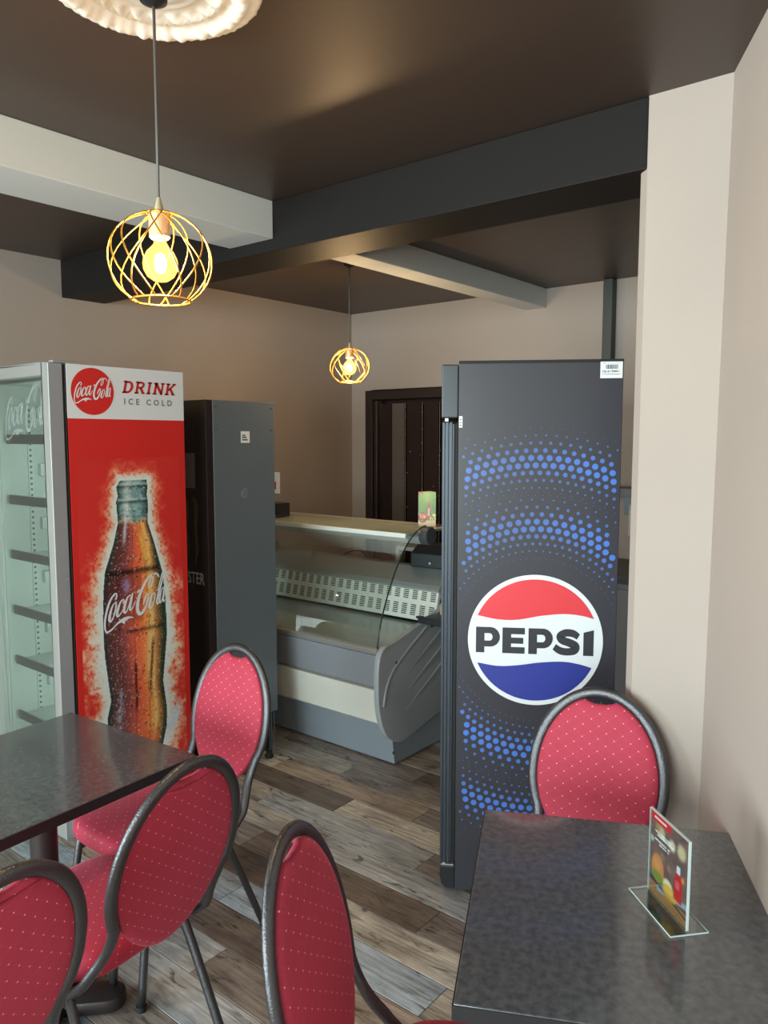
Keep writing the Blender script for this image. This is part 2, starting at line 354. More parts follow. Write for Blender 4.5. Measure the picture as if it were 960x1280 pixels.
def pendant(label, x, y, zc, ceil, cup=True):
    """zc: height of the cage centre; the thing's base is the ceiling point"""
    t = thing('pendant_lamp', label, 'pendant lamp', (x, y, ceil), 0, 'wire globe pendants'); d = zc - ceil; a, b = .108, .100
    MB().tube([(0, 0, -.001), (0.001, 0.001, d*.4), (-.001, 0, d*.8), (0, 0, d + b + .02)], .0032, 8).build('cord', m_cord, t, smooth=True)
    MB().lathe([(.0, 0), (.03, -.001), (.028, -.02), (.006, -.03), (.0, -.03)], 20).build('ceiling_cup', m_blackp, t, smooth='auto')
    MB().lathe([(.0035, b+.03), (.008, b+.012), (.010, b+.002), (.010, b), (.022, b-.004), (.022, b-.052), (.018, b-.056), (.0, b-.056)], 20, (0, 0, d)).build('lamp_holder', m_brass, t, smooth='auto')
    bu = MB().lathe([(.012, b-.057), (.013, b-.066), (.018, b-.072), (.028, b-.082), (.0355, b-.098), (.037, b-.108), (.0355, b-.120), (.028, b-.134), (.015, b-.143), (.0, b-.146)], 24, (0, 0, d)).build('bulb', m_globe, t, smooth=True)
    MB().lathe([(.0, b-.084), (.008, b-.088), (.013, b-.105), (.010, b-.124), (.0, b-.128)], 12, (0, 0, d)).build('filament', m_core, bu, smooth=True)
    l = bpy.data.lights.new('bulb_light', 'POINT'); l.energy = 36; l.color = (1.0, .66, .32); l.shadow_soft_size = .030
    lo = bpy.data.objects.new('bulb_light', l); COL.objects.link(lo); lo.parent = t; lo.location = (0, 0, d + b - .108)
    for rr, zz in ((.026, b*.97), (.062, -b*.845)): MB().tube([(rr*math.cos(k*PI/16), rr*math.sin(k*PI/16), d+zz) for k in range(32)], .0022, 6, closed=True).build('ring', m_gold, t, smooth=True)
    th0, th1 = math.asin(.022/a*1.0), PI - math.asin(.53)
    for k in range(15):
        sg = 1 if k % 3 else -1; base = 2*PI*k/15; tw = sg*1.15; p = []
        for i in range(17):
            s = i/16; th = th0 + (th1-th0)*s; ph = base + tw*(s-.5); p.append((a*math.sin(th)*math.cos(ph), a*math.sin(th)*math.sin(ph), d + b*math.cos(th)))
        MB().tube(p, .0016, 6).build('wire', m_gold, t, smooth=True)
    return t
pendant('lit gold wire globe pendant hanging near from the plaster rose', RX, RY, 2.078, H - .03)
pendant('small lit gold wire globe pendant hanging far back over the counter', 3.231, 2.859, 2.092, H)

# ------------------------------------------------------------------ banquet chairs
def fabric_mat():
    m = bpy.data.materials.new('red_dotted_fabric'); m.use_nodes = True; nt = m.node_tree; b = nt.nodes['Principled BSDF']; N = nt.nodes.new; L = nt.links.new
    uv = N('ShaderNodeUVMap'); sp = N('ShaderNodeSeparateXYZ'); 
    sc = N('ShaderNodeVectorMath'); sc.operation = 'MULTIPLY'; sc.inputs[1].default_value = (1/.046, 1/.036, 0); L(uv.outputs[0], sc.inputs[0]); L(sc.outputs[0], sp.inputs[0])
    def M(op, a, bb=None):
        n = N('ShaderNodeMath'); n.operation = op
        for i, v in enumerate((a, bb)):
            if v is None: continue
            if isinstance(v, (int, float)): n.inputs[i].default_value = v
            else: L(v, n.inputs[i])
        return n.outputs[0]
    def dots(ox, oy):
        fx = M('SUBTRACT', M('FRACT', M('ADD', sp.outputs[0], ox)), .5); fy = M('SUBTRACT', M('FRACT', M('ADD', sp.outputs[1], oy)), .5)
        return M('LESS_THAN', M('ADD', M('MULTIPLY', M('MULTIPLY', fx, fx), 1.0), M('MULTIPLY', M('MULTIPLY', fy, fy), .61)), .0013)
    d = M('MAXIMUM', dots(0, 0), dots(.5, .5))
    ln = lambda s: M('LESS_THAN', M('ABSOLUTE', M('SUBTRACT', M('FRACT', M(s, sp.outputs[0], sp.outputs[1])), .0)), .03)
    lines = M('MULTIPLY', M('MAXIMUM', ln('ADD'), ln('SUBTRACT')), .07); fac = M('MAXIMUM', d, lines)
    n = N('ShaderNodeTexNoise'); n.inputs['Scale'].default_value = 9; tc = N('ShaderNodeTexCoord'); L(tc.outputs['Object'], n.inputs['Vector'])
    base = N('ShaderNodeMix'); base.data_type = 'RGBA'; L(n.outputs[0], base.inputs[0]); base.inputs[6].default_value = rgba((172, 42, 66)); base.inputs[7].default_value = rgba((186, 50, 76))
    mx = N('ShaderNodeMix'); mx.data_type = 'RGBA'; L(fac, mx.inputs[0]); L(base.outputs[2], mx.inputs[6]); mx.inputs[7].default_value = rgba((246, 176, 168)); L(mx.outputs[2], b.inputs['Base Color'])
    b.inputs['Roughness'].default_value = .7; b.inputs['Sheen Weight'].default_value = .35; b.inputs['Sheen Roughness'].default_value = .4; b.inputs['Sheen Tint'].default_value = rgba((255, 150, 170))
    nn = N('ShaderNodeTexNoise'); nn.inputs['Scale'].default_value = 500; L(tc.outputs['Object'], nn.inputs['Vector']); bp = N('ShaderNodeBump'); bp.inputs['Strength'].default_value = .15; bp.inputs['Distance'].default_value = .003; L(nn.outputs[0], bp.inputs['Height']); L(bp.outputs[0], b.inputs['Normal'])
    return m
m_fab = fabric_mat()
LEAN = R(13); ZB, XBK, XS = .43, -.25, -.19            # back plane passes through (XBK, z=ZB) and leans backwards
def bp(y, s, n=0):                              # back-plane coords: y lateral, s up along plane, n forward normal
    return (XBK - math.sin(LEAN)*s + math.cos(LEAN)*n, y, ZB + math.cos(LEAN)*s + math.sin(LEAN)*n)
def bf(y, s):                                   # the frame leaves that plane and sweeps forward to the seat rail
    p = bp(y, s); return (p[0] + .06*max(0, 1 - s/.2)**1.5, p[1], p[2])
SC0, SH, SL, SW = .2535, .262, .205, .182                  # egg centre, half height, half width
def egg(a, grow=0):
    c = math.cos(a); y = (SW + grow)*math.sin(a); k = (1 - c)/2; y *= 1 - .20*k**1.6 + .02*math.sin(a)**2; s = SC0 + ((SH if c > 0 else SL) + grow)*c
    return y, s
def make_chair():
    t = thing('banquet_chair', 'x', 'chair', group='red banquet chairs with oval backs')
    hw = []
    for a in np.linspace(R(112), 0, 20, endpoint=False): y, s = egg(a, .013); hw.append((y, s))
    low = [(.189, .018), (.183, .042), (.170, .075), (.162, .108), (.161, .138)]
    right = [(XS + .30, .195, .414), (XS + .12, .192, .412), (XS + .060, .191, .410), (XS + .026, .191, .416), (XS + .008, .190, .430)] + [bf(y, s) for y, s in low] + [bf(y, s) for y, s in hw]
    top = bp(*egg(0, .013)); left = [(x, -y, z) for x, y, z in reversed(right)]
    MB().tube(spline(right + [top] + left, 3), .0165, 10, r2=.0115, ref=(1, 0, 0)).build('back_frame', m_tube, t, smooth=True)
    # padded oval
    mb = MB(); na, rings = 72, [(1.0, 0), (.995, 1), (.97, 1.55), (.88, 2.0), (.6, 2.3), (.25, 2.35)]
    uvs = []
    def outline(a):
        y, s = egg(a); return y, s - .020*math.exp(-(y/.038)**4) * (1 if math.cos(a) > 0 else 0)
    def ring(f, n):
        for k in range(na):
            y, s = outline(2*PI*k/na); y *= f; s = SC0 + (s - SC0)*f; mb.v.append(bp(y, s, n)); uvs.append((y, s))
    th = .0075
    seq = [(f, th*h + .002) for f, h in reversed(rings)] + [(f, -th*h*.75 + .002) for f, h in rings[1:]]
    for f, n in seq: ring(f, n)
    m_ = len(seq); mb.f = [(i*na+k, i*na+(k+1) % na, (i+1)*na+(k+1) % na, (i+1)*na+k) for i in range(m_-1) for k in range(na)] + [tuple(range(na-1, -1, -1)), tuple((m_-1)*na+k for k in range(na))]
    mb.mi = [0]*len(mb.f); mb.uv = uvs; pad = mb.build('backrest', m_fab, t, smooth=True)
    # welt of tucked fabric under the hand hold on the rear
    ar = [bp(y, SC0 + SH - .026 + .010*(1-(abs(y)/.07)**2)*-1, -.010) for y in np.linspace(-.075, .075, 11)]
    w = MB().tube(ar, [.001, .003, .005, .006, .0065, .0065, .0065, .006, .005, .003, .001], 8); w.uv = [(0.006, .006)]*len(w.v); w.build('fabric_fold', m_fab, pad, smooth=True)
    # seat cushion
    mb = MB(); uvs = []; na = 80
    def so(a, f):
        c, s_ = math.cos(a), math.sin(a); e = .42; x = math.copysign(abs(c)**e, c)*.205; y = math.copysign(abs(s_)**e, s_)*(.198 + .012*c); return x*f + .015, y*f
    seq = [(.90, .420), (.975, .422), (1.0, .430), (1.005, .450), (.995, .466), (.965, .477), (.88, .484), (.65, .490), (.3, .493)]
    for f, z in seq:
        for k in range(na): x, y = so(2*PI*k/na, f); mb.v.append((x, y, z)); uvs.append((y + math.copysign(.49 - z, y), x + z))
    m_ = len(seq); mb.f = [(i*na+k, i*na+(k+1) % na, (i+1)*na+(k+1) % na, (i+1)*na+k) for i in range(m_-1) for k in range(na)] + [tuple(range(na-1, -1, -1)), tuple((m_-1)*na+k for k in range(na))]
    mb.mi = [0]*len(mb.f); mb.uv = uvs; mb.build('seat', m_fab, t, smooth=True)
    MB().box(-.16, .19, -.17, .17, .406, .4215).build('seat_board', m_blackp, t)
    for sg in (1, -1):
        fr = MB().tube(spline([(.06, sg*.187, .402), (.135, sg*.190, .397), (.170, sg*.192, .365), (.215, sg*.200, .012)], 6), .0125, 8).build('leg', m_tube, t, smooth=True)
        rr = MB().tube(spline([(-.02, sg*.176, .402), (-.105, sg*.178, .394), (-.140, sg*.180, .360), (-.285, sg*.196, .012)], 6), .0125, 8).build('leg', m_tube, t, smooth=True)
        MB().tube([(.2148, sg*.2, .016), (.216, sg*.2, .0)], .0155, 10).build('rubber_foot', m_rub, fr, smooth='auto')
        MB().tube([(-.2835, sg*.196, .016), (-.290, sg*.197, .0)], .0155, 10).build('rubber_foot', m_rub, rr, smooth='auto')
        MB().tube([(-.139, sg*.180, .360), (.171, sg*.192, .358)], .007, 8).build('stretcher', m_tube, t, smooth=True)
    MB().tube([(-.128, -.179, .388), (-.128, .179, .388)], .007, 8).build('stretcher', m_tube, t, smooth=True)
    return t
TOPX = XBK - math.sin(LEAN)*(SC0 + SH + .013)
chair0 = make_chair()
def put_chair(o, top, heading, label):
    h = R(heading); o.location = (top[0] - TOPX*math.cos(h), top[1] - TOPX*math.sin(h), 0); o.rotation_euler = (0, 0, h); o['label'] = label
CH = [((1.808, 2.136), 181, 'red oval-back chair facing us at the far end of the left table'),
      ((1.070, 1.442), 96, 'red oval-back chair seen from behind at the near side of the left table'),
      ((.575, 1.313), 98, 'red oval-back chair cut off by the lower left corner of the photo'),
      ((.979, 1.034), -64, 'red oval-back chair tucked in at the left edge of the right table'),
      ((2.160, .913), 194, 'red oval-back chair between the right table and the black fridge')]
for i, (tp, hd, lb) in enumerate(CH):
    put_chair(chair0 if i == 0 else copy_tree(chair0), tp, hd, lb)

# ------------------------------------------------------------------ tables
def table_mat():
    m = mat('dark_speckled_laminate', (70, 73, 79), .24, spec=.6, coat=.7, var=(60, (94, 97, 103), .16)); return m
m_top = table_mat(); m_edge = mat('black_table_edge', (34, 32, 35), .35); m_col = mat('dark_brown_metal', (58, 50, 50), .4, metal=.4)
def table(label, corner, heading, lx, ly, feet, ctr):
    """corner: world xy of the table's local origin; local +x along heading, +y left of it; feet: arm headings"""
    t = thing('cafe_table', label, 'table', (corner[0], corner[1], 0), heading, 'black café tables')
    tp = MB().box(0, lx, 0, ly, .7185, .75).build('table_top', m_top, t, bevel=.003)
    e = MB()
    for a in ((-.0015, lx+.0015, -.0015, .0), (-.0015, lx+.0015, ly, ly+.0015), (-.0015, 0, 0, ly), (lx, lx+.0015, 0, ly)): e.box(*a, .720, .7485)
    e.build('edge_band', m_edge, tp)
    cx, cy = ctr
    MB().lathe([(.0, .705), (.13, .705), (.13, .718), (.0, .718)], 24, (cx, cy, 0)).build('mount_plate', m_col, t, smooth='auto')
    MB().lathe([(.0, .05), (.040, .05), (.038, .10), (.038, .705), (.0, .705)], 24, (cx, cy, 0)).build('column', m_col, t, smooth='auto')
    for fa in feet:
        a = R(fa); pts = []
        for i in range(9): b = a - PI/2 + PI*i/8; pts.append((cx + .170*math.cos(a) + .05*math.cos(b), cy + .170*math.sin(a) + .05*math.sin(b)))
        pts += [(cx + .055*math.cos(a + PI/2), cy + .055*math.sin(a + PI/2)), (cx - .055*math.cos(a + PI/2), cy - .055*math.sin(a + PI/2))]
        MB().prism(pts, lambda p, q, z: (p, q, z), .004, .050).build('base_arm', m_col, t, smooth=True, bevel=.012)
    return t
table('black speckled café table on the left by the red fridge', (1.400, 1.862), 94, .64, .66, (41, 131, 221, 311), (.30, .32))
table('black speckled café table on the right against the beige wall', (1.025, .681), 27.2, .706, .605, (13, 103, 193, 283), (.405, -.316))
# the right table's local y points away from the wall: shift it so that its far-left edge is the measured one
rt = [o for o in COL.objects if o.name.startswith('cafe_table') and not o.parent][-1]
rt.location = (1.025 + .605*math.sin(R(27.2)), .681 - .605*math.cos(R(27.2)), 0)
for ch in rt.children:
    if ch.name.split('.')[0] in ('mount_plate', 'column', 'base_arm'): ch.location.y = .605

# ------------------------------------------------------------------ acrylic menu stand on the right table
st = thing('menu_stand', 'clear acrylic menu stand with a burger card on the right table', 'menu stand', (1.5145, .4905, .7505), 229)
m_acr = glass('acrylic', (246, 250, 249), 2.2)
MB().box(-.082, .082, -.040, .040, 0, .003).build('base_plate', m_acr, st, bevel=.001)
m_acre = mat('acrylic_edge', (196, 206, 204), .2)
e = MB()
for a in ((-.082, .082, -.0405, -.0397), (-.082, .082, .0397, .0405), (-.0825, -.0817, -.04, .04), (.0817, .0825, -.04, .04)): e.box(*a, .0002, .0034)
e.build('edge', m_acre, st)
up = MB().box(-.072, .072, -.003, -.0015, .003, .182).build('upright', m_acr, st); MB().box(-.072, .072, .0015, .003, .003, .182).build('upright', m_acr, st)
e = MB(); e.box(-.0728, -.072, -.003, .003, .003, .182); e.box(.072, .0728, -.003, .003, .003, .182); e.box(-.0728, .0728, -.003, .003, .182, .1828); e.build('edge', m_acre, st)
def menu(U, V):
    # u: 0 (left) .. 1 (right), v: 0 bottom .. 1 top
    u = (U + .071)/.142; v = (V - .004)/.176; sh = U.shape
    n = fbm(u*6, v*8, 3); c = mixc((84, 64, 72), (146, 112, 100), n)
    for bx, by, br, col in ((.30, .82, .10, (214, 190, 150)), (.58, .78, .09, (236, 224, 190)), (.82, .80, .12, (222, 204, 160)), (.2, .86, .07, (180, 140, 96)), (.34, .55, .07, (150, 120, 104)), (.52, .48, .06, (160, 132, 112)), (.05, .66, .05, (190, 208, 216))):
        c = mixc(c, col, sm(-np.hypot((u-bx), (v-by)*1.25), -br*1.3, -br*.5)*.85) if False else c*(1-(sm(-np.hypot((u-bx), (v-by)*1.25), -br*1.3, -br*.5)*.85)[..., None]) + np.array(col)*(sm(-np.hypot((u-bx), (v-by)*1.25), -br*1.3, -br*.5)*.85)[..., None]
    def blend(mask, col):
        nonlocal c; c = c*(1-mask[..., None]) + np.array(col, float)*mask[..., None]
    blend(((v < .15)).astype(float), (176, 128, 84)); blend((fbm(u*3, v*40, 8) > .55)*(v < .15)*.5, (150, 100, 62))
    blend(((v > .13 + .16*(u-.5)) & (v < .20 + .12*(u-.4)) & (u > .22)).astype(float)*.9, (150, 176, 196))
    blend(((v > .13 - .1*(u-.5)) & (v < .16 - .1*(u-.5))).astype(float)*.8, (46, 56, 70))
    blend(sm(-np.hypot((u-.22)/1.0, (v-.36)*1.0), -.19, -.15), (214, 136, 78)); blend(sm(-np.hypot((u-.20), (v-.40)*1.5), -.14, -.06)*.6, (236, 170, 110))
    blend(sm(-np.hypot((u-.22), (v-.26)*2.6), -.17, -.13), (128, 150, 60)); blend(sm(-np.hypot((u-.50), (v-.26)*1.6), -.16, -.10), (236, 226, 190))
    blend((sm(-np.hypot((u-.55)/1.6, (v-.20)*1.5), -.15, -.10))*(.6+.4*fbm(u*30, v*30, 5)), (238, 176, 62))
    blend(((np.abs(u-.76) < .105 - .05*sm(v, .40, .58)) & (v > .20) & (v < .53)).astype(float), (204, 36, 44)); blend(((np.abs(u-.76) < .045) & (v >= .53) & (v < .62)).astype(float), (216, 224, 230))
    blend(((np.abs(u-.74) < .05) & (v > .34) & (v < .44)).astype(float)*.7, (240, 120, 120)); blend(sm(-np.hypot(u-.87, (v-.50)), -.05, -.02), (230, 150, 70))
    blend(((v > .90) & (u < .55)).astype(float), (208, 38, 50)); blend(((v > .935) & (v < .962) & (u > .1) & (u < .42)).astype(float), (246, 214, 214))
    for ly, l0, l1 in ((.79, .12, .56), (.755, .18, .62), (.69, .12, .52), (.655, .24, .5)):
        blend(((np.abs(v-ly) < .011) & (u > l0) & (u < l1) & (fbm(u*60, v*3, 4) > .36)).astype(float), (240, 240, 240))
    return c
print_grid('menu_card', -.071, .071, .004, .180, 90, 112, menu, lambda u, v: (u, -.0005, v), st)
print_grid('menu_card_reverse', -.071, .071, .004, .180, 90, 112, lambda U, V: menu(U, V), lambda u, v: (-u, .0005, v), st)

# ------------------------------------------------------------------ lettering: flowing script of the red drinks logo (units of the traced drawing)
SCRIPT = [
 ([(236, 262), (250, 232), (244, 204), (222, 208), (182, 248), (146, 318), (118, 410), (108, 490), (116, 552), (140, 570)], [20, 17, 14, 18, 22, 24, 22, 20, 17, 14]),
 ([(236, 290), (204, 312), (174, 378), (160, 440), (170, 468), (196, 448), (226, 380), (240, 316), (232, 288), (252, 296)], [14, 16, 28, 30, 22, 14, 18, 18, 12, 10]),
 ([(326, 296), (318, 322), (334, 308), (322, 284), (288, 304), (256, 372), (246, 424), (262, 438), (292, 414), (314, 386)], [12, 14, 10, 12, 18, 30, 28, 20, 12, 10]),
 ([(410, 262), (376, 270), (340, 338), (326, 400), (340, 424), (366, 398), (396, 330), (412, 276)], [12, 16, 28, 28, 20, 12, 12, 12]),
 ([(432, 244), (412, 314), (394, 388), (404, 414), (430, 392), (462, 332)], [16, 26, 26, 20, 12, 9]),
 ([(484, 256), (512, 230)], [20, 20]),
 ([(552, 398), (568, 348), (600, 300), (614, 306), (606, 362), (572, 438), (528, 482), (494, 470), (482, 408), (500, 320), (548, 220), (610, 142), (662, 112), (680, 134), (668, 190), (642, 236), (626, 230), (632, 186), (664, 132), (706, 108), (738, 128), (752, 160)], [10, 20, 16, 14, 20, 24, 32, 38, 36, 34, 30, 26, 20, 16, 16, 14, 12, 12, 14, 18, 14, 8]),
 ([(690, 308), (660, 322), (634, 386), (622, 434), (634, 458), (658, 440), (684, 384), (696, 326), (688, 306)], [12, 16, 28, 28, 20, 12, 14, 14, 10]),
 ([(728, 300), (756, 222), (786, 136), (800, 108), (802, 136), (782, 214), (744, 316), (718, 396), (720, 436), (742, 420), (752, 404)], [10, 14, 16, 12, 12, 18, 24, 24, 18, 10, 8]),
 ([(800, 276), (776, 300), (754, 366), (748, 414), (758, 432), (778, 404), (798, 340), (806, 286)], [12, 14, 24, 24, 16, 10, 10, 10]),
 ([(814, 268), (802, 340), (792, 408), (800, 430), (816, 410)], [14, 22, 22, 14, 8])]
SWASH = [(112, 552), (126, 580), (182, 564), (236, 528), (290, 512), (326, 538), (342, 508), (392, 496), (446, 506), (402, 480), (350, 468), (304, 474), (250, 496), (190, 538), (140, 556)]
def script(name, u0, v0, width, m, parent, place, slope=0.0):
    k = width / 715.0; mb = MB(); eps = [0]
    def fn(x, y): u = u0 + (x-105)*k; return place(u, v0 + (345-y)*k + slope*(x-460)*k, eps[0])
    for pts, w in SCRIPT: eps[0] += .00003; ribbon(mb, pts, w, fn)
    n = len(SWASH); eps[0] += .00003; vs = [fn(*p) for p in SWASH]
    # fan the swash in a monotone strip: lower run against upper run
    lo = SWASH[1:9]; up_ = [SWASH[0]] + SWASH[14:8:-1] + [SWASH[8]]
    a = spline(lo, 4); b = spline(up_, 4); m_ = min(len(a), len(b)); A = [a[int(i*(len(a)-1)/(m_-1))] for i in range(m_)]; B = [b[int(i*(len(b)-1)/(m_-1))] for i in range(m_)]
    mb.add([fn(*p) for p in A] + [fn(*p) for p in B], [(i, i+1, m_+i+1, m_+i) for i in range(m_-1)])
    return mb.build(name, m, parent)

# ------------------------------------------------------------------ red drinks fridge (left)
FX, FY, FZ = 1.60, 2.90, 1.992
fr = thing('drinks_fridge', 'glass-door drinks fridge with a red side printed with a cola bottle', 'fridge', (FX, FY, 0))
bD, bW = .556, .60
b = MB(); b.box(0, bD, .004, .03, .06, FZ); b.box(0, bD, bW - .03, bW, .06, FZ); b.box(bD - .04, bD, .03, bW - .03, .06, FZ); b.box(0, bD - .04, .03, bW - .03, FZ - .06, FZ); b.box(0, bD - .04, .03, bW - .03, .06, .20)
b.build('body', m_inner, fr, bevel=.002)
MB().box(0, .012, .004, .03, .06, FZ).build('front_edge', m_dgrey, fr)
MB().box(.03, bD - .02, .03, bW - .03, 0, .06).build('plinth', m_blackp, fr)
sp_ = MB().box(.006, bD, .0, .004, .06, 1.779).build('side_panel', m_red, fr)
MB().box(.006, bD, .0, .004, 1.779, FZ).build('header_panel', m_whitep, fr)
onS = lambda u, v, e=0: (u, -.0012 - e, v)
d_ = MB(); d_.poly([onS(.1155 + .094*math.cos(k*PI/32), 1.888 + .094*math.sin(k*PI/32)) for k in range(64)]); d_.build('logo_disc', m_red, fr)
script('logo_script', .034, 1.890, .162, m_whitep, fr, lambda u, v, e=0: onS(u, v, .0008 + e), .0)
m_redt = mat('red_lettering', (200, 40, 36), .4); m_gryt = mat('grey_lettering', (112, 116, 124), .4)
# DRINK in slanted slab capitals, ICE COLD spaced out below
def slab(mb, u0, v0, h, place):
    w = .20*h; s = .22
    f = lambda x, y: place(u0 + (x + s*y)*h, v0 + y*h)
    q = lambda x0, x1, y0, y1: mb.add([f(x0, y0), f(x1, y0), f(x1, y1), f(x0, y1)], [(0, 1, 2, 3)])
    def stem(x, serif=True):
        q(x, x+.22, 0, 1)
        if serif: q(x-.09, x+.31, 0, .13); q(x-.09, x+.31, .87, 1)
    def rib(pts, ww): ribbon(mb, pts, ww, f, k=5)
    x = 0; stem(x); rib([(x+.2, .91), (x+.55, .88), (x+.72, .62), (x+.70, .36), (x+.52, .12), (x+.2, .09)], [.16, .18, .24, .24, .18, .16]); x += 1.13
    stem(x); rib([(x+.2, .92), (x+.55, .90), (x+.66, .72), (x+.52, .53), (x+.2, .50)], [.15, .17, .22, .17, .14]); rib([(x+.40, .50), (x+.58, .28), (x+.72, .06)], .22); q(x+.60, x+.88, 0, .13); x += 1.13
    stem(x); x += .60
    stem(x); rib([(x+.12, .93), (x+.45, .48), (x+.78, .06)], .24); q(x+.68, x+.86, 0, 1); q(x+.58, x+.96, .87, 1); x += 1.20
    stem(x); rib([(x+.2, .42), (x+.50, .70), (x+.74, .93)], .18); rib([(x+.36, .56), (x+.56, .30), (x+.74, .06)], .22); q(x+.58, x+.92, 0, .13); q(x+.54, x+.90, .87, 1)
    return x
mb = MB(); slab(mb, .252, 1.888, .0515, lambda u, v: onS(u, v)); mb.build('slogan_lettering', m_redt, fr)
text_mesh('slogan_small_lettering', 'ICE COLD', .034, m_gryt, fr, lambda u, v: onS(.255 + u, 1.842 + v), bold=.0007, spacing=1.72)
# printed bottle
OL = np.array([(.225, 1.523), (.207, 1.498), (.213, 1.46), (.204, 1.434), (.210, 1.35), (.187, 1.264), (.142, 1.147), (.132, 1.066), (.127, .95), (.128, .803), (.142, .672), (.151, .594), (.132, .527), (.128, .44), (.14, .33), (.16, .25), (.2, .24)])
OR = np.array([(.353, 1.523), (.357, 1.49), (.352, 1.459), (.357, 1.428), (.354, 1.338), (.385, 1.243), (.422, 1.109), (.433, .991), (.437, .841), (.428, .762), (.410, .623), (.426, .494), (.423, .413), (.400, .33), (.38, .25), (.34, .24)])
def bottle(U, V):
    l = np.interp(V, OL[::-1, 1], OL[::-1, 0]); r = np.interp(V, OR[::-1, 1], OR[::-1, 0]); c0 = (l+r)/2; hw = (r-l)/2
    wob = (fbm(U*60, V*60, 1)-.5); inside = (np.abs(U-c0) < hw) & (V < 1.523) & (V > .24)
    dx = np.abs(U-c0)-hw; dy = np.maximum(np.maximum(V-1.523, .24-V), 0); dist = np.where(dy > 0, np.hypot(np.maximum(dx, 0), dy), np.maximum(dx, 0))
    red = mixc((206, 42, 40), (222, 56, 48), fbm(U*5, V*4, 21))
    n1 = fbm(U*30, V*30, 31, 5); n2 = .45 + (fbm(U*110, V*110, 41, 4) - .45)*.8; reach = .060 + .105*sm(1.35-V, 0, .6)*(n1)
    q = dist/np.maximum(reach*(.45+1.1*n1), .01)
    halo = mixc(red, (238, 132, 92), (1-sm(q, .5, 1.5))*.9*sm(n2, .25, .55)); halo = mixc(halo, (240, 208, 178), (1-sm(q, .25, 1.0))*sm(n2, .15, .6)); halo = mixc(halo, (226, 234, 228), 1-sm(q, .05, .62))
    # frosty spray right of the foot
    fs = sm(-np.hypot((U-.455)/.055, (V-.435-.9*(U-.455))/.05), -1.2, -.5)*sm(fbm(U*70, V*70, 77), .3, .6); halo = mixc(halo, (206, 218, 230), fs)
    t = (U-c0)/hw; drop = fbm(U*130, V*130, 51, 3); drop2 = fbm(U*210+9, V*210, 52, 2)
    # liquid: stops across the bottle
    xs = [-1, -.86, -.62, -.38, -.18, .02, .22, .44, .60, .74, .88, 1]; cs = np.array([(48, 62, 60), (84, 56, 54), (112, 58, 54), (142, 72, 72), (196, 90, 74), (236, 104, 70), (244, 122, 70), (250, 162, 82), (246, 200, 118), (180, 116, 62), (84, 78, 46), (48, 64, 56)], float)
    tt = t + .10*(fbm(U*14, V*6, 61)-.5)*2 + .06*np.sin(V*9); liq = np.stack([np.interp(tt, xs, cs[:, k]) for k in range(3)], -1)
    flute = sm(np.abs(np.sin(PI*(t*2.1 + .12))), 0, .25); liq = liq*(0.82 + .18*flute)[..., None]
    band = np.exp(-((V-1.135)/.012)**2)*.75 + np.exp(-((V-.875)/.010)**2)*.5*(t > -.3); liq = liq*(1-band[..., None]*.8)
    midd = sm(-np.abs(V-1.02), -.12, -.09); liq = mixc(liq, liq*.62 + np.array((40, 14, 30))*.38, midd*.55*(t < .25))
    streak = np.exp(-((t+.04)/.045)**2)*sm(.76-V, 0, .05)*sm(V, .50, .56); liq = mixc(liq, (70, 22, 16), streak*.85)
    s2 = np.exp(-((t-.50-.2*(V-.6))/.05)**2)*sm(.85-V, 0, .06)*sm(V, .53, .62); liq = mixc(liq, (92, 44, 16), s2*.8)
    s3 = np.exp(-((t-.42)/.05)**2)*sm(.88-V, 0, .04)*sm(V, .62, .70); liq = mixc(liq, (250, 214, 160), s3*.7)
    gl = np.exp(-((t+.50)/.10)**2)*sm(V, 1.22, 1.30)*sm(1.42-V, 0, .06); s4 = np.exp(-((t+.62)/.12)**2)*sm(.66-V, 0, .05)*sm(V, .40, .46)
    liq = mixc(liq, (168, 182, 206), s4*.75*sm(drop, .3, .6)); s5 = np.exp(-((t-.38+.35*(1.28-V)*-3)/.08)**2)*sm(V, 1.16, 1.20)*sm(1.31-V, 0, .04); liq = mixc(liq, (240, 190, 70), s5*.9)
    s6 = np.exp(-((t+.26)/.10)**2)*sm(V, 1.03, 1.06)*sm(1.12-V, 0, .03); liq = mixc(liq, (160, 146, 196), s6*.8)
    foot = sm(.46-V, 0, .1); liq = mixc(liq, (214, 84, 44), foot*.6*(np.abs(t) < .75)); 
    glass_c = np.stack([np.interp(t, [-1, -.8, -.5, -.35, 0, .5, .8, 1], x) for x in ([38, 92, 176, 214, 134, 128, 84, 40], [62, 128, 204, 226, 172, 168, 118, 66], [58, 122, 200, 226, 172, 170, 114, 62])], -1)
    glass_c = glass_c*(.72 + .5*fbm(U*90, V*90, 71)[..., None]); ringz = np.exp(-((V-1.432)/.006)**2) + np.exp(-((V-1.497)/.006)**2); glass_c = glass_c*(1-.45*ringz[..., None])
    ringz = np.exp(-((V-1.442)/.005)**2) + np.exp(-((V-1.508)/.006)**2); glass_c = mixc(glass_c, (206, 226, 222), np.clip(ringz*.6, 0, 1))
    lev = 1.345 + .006*np.sin(U*60); col = np.where((V > lev)[..., None], glass_c, liq); foam = np.exp(-((V-lev-.004)/.009)**2); col = mixc(col, (206, 176, 132), foam*.75)
    col = mixc(col, (222, 228, 236), gl*.85)
    col = mixc(col, (232, 224, 214), sm(drop2, .72, .80)*.75); col = mixc(col, col*.45, sm(.30-drop, 0, .06)*.7)
    edge = sm(np.abs(t), .86, 1.0); col = mixc(col, (34, 52, 52), edge*.55*(.5+drop))
    return np.where(inside[..., None], col, halo)
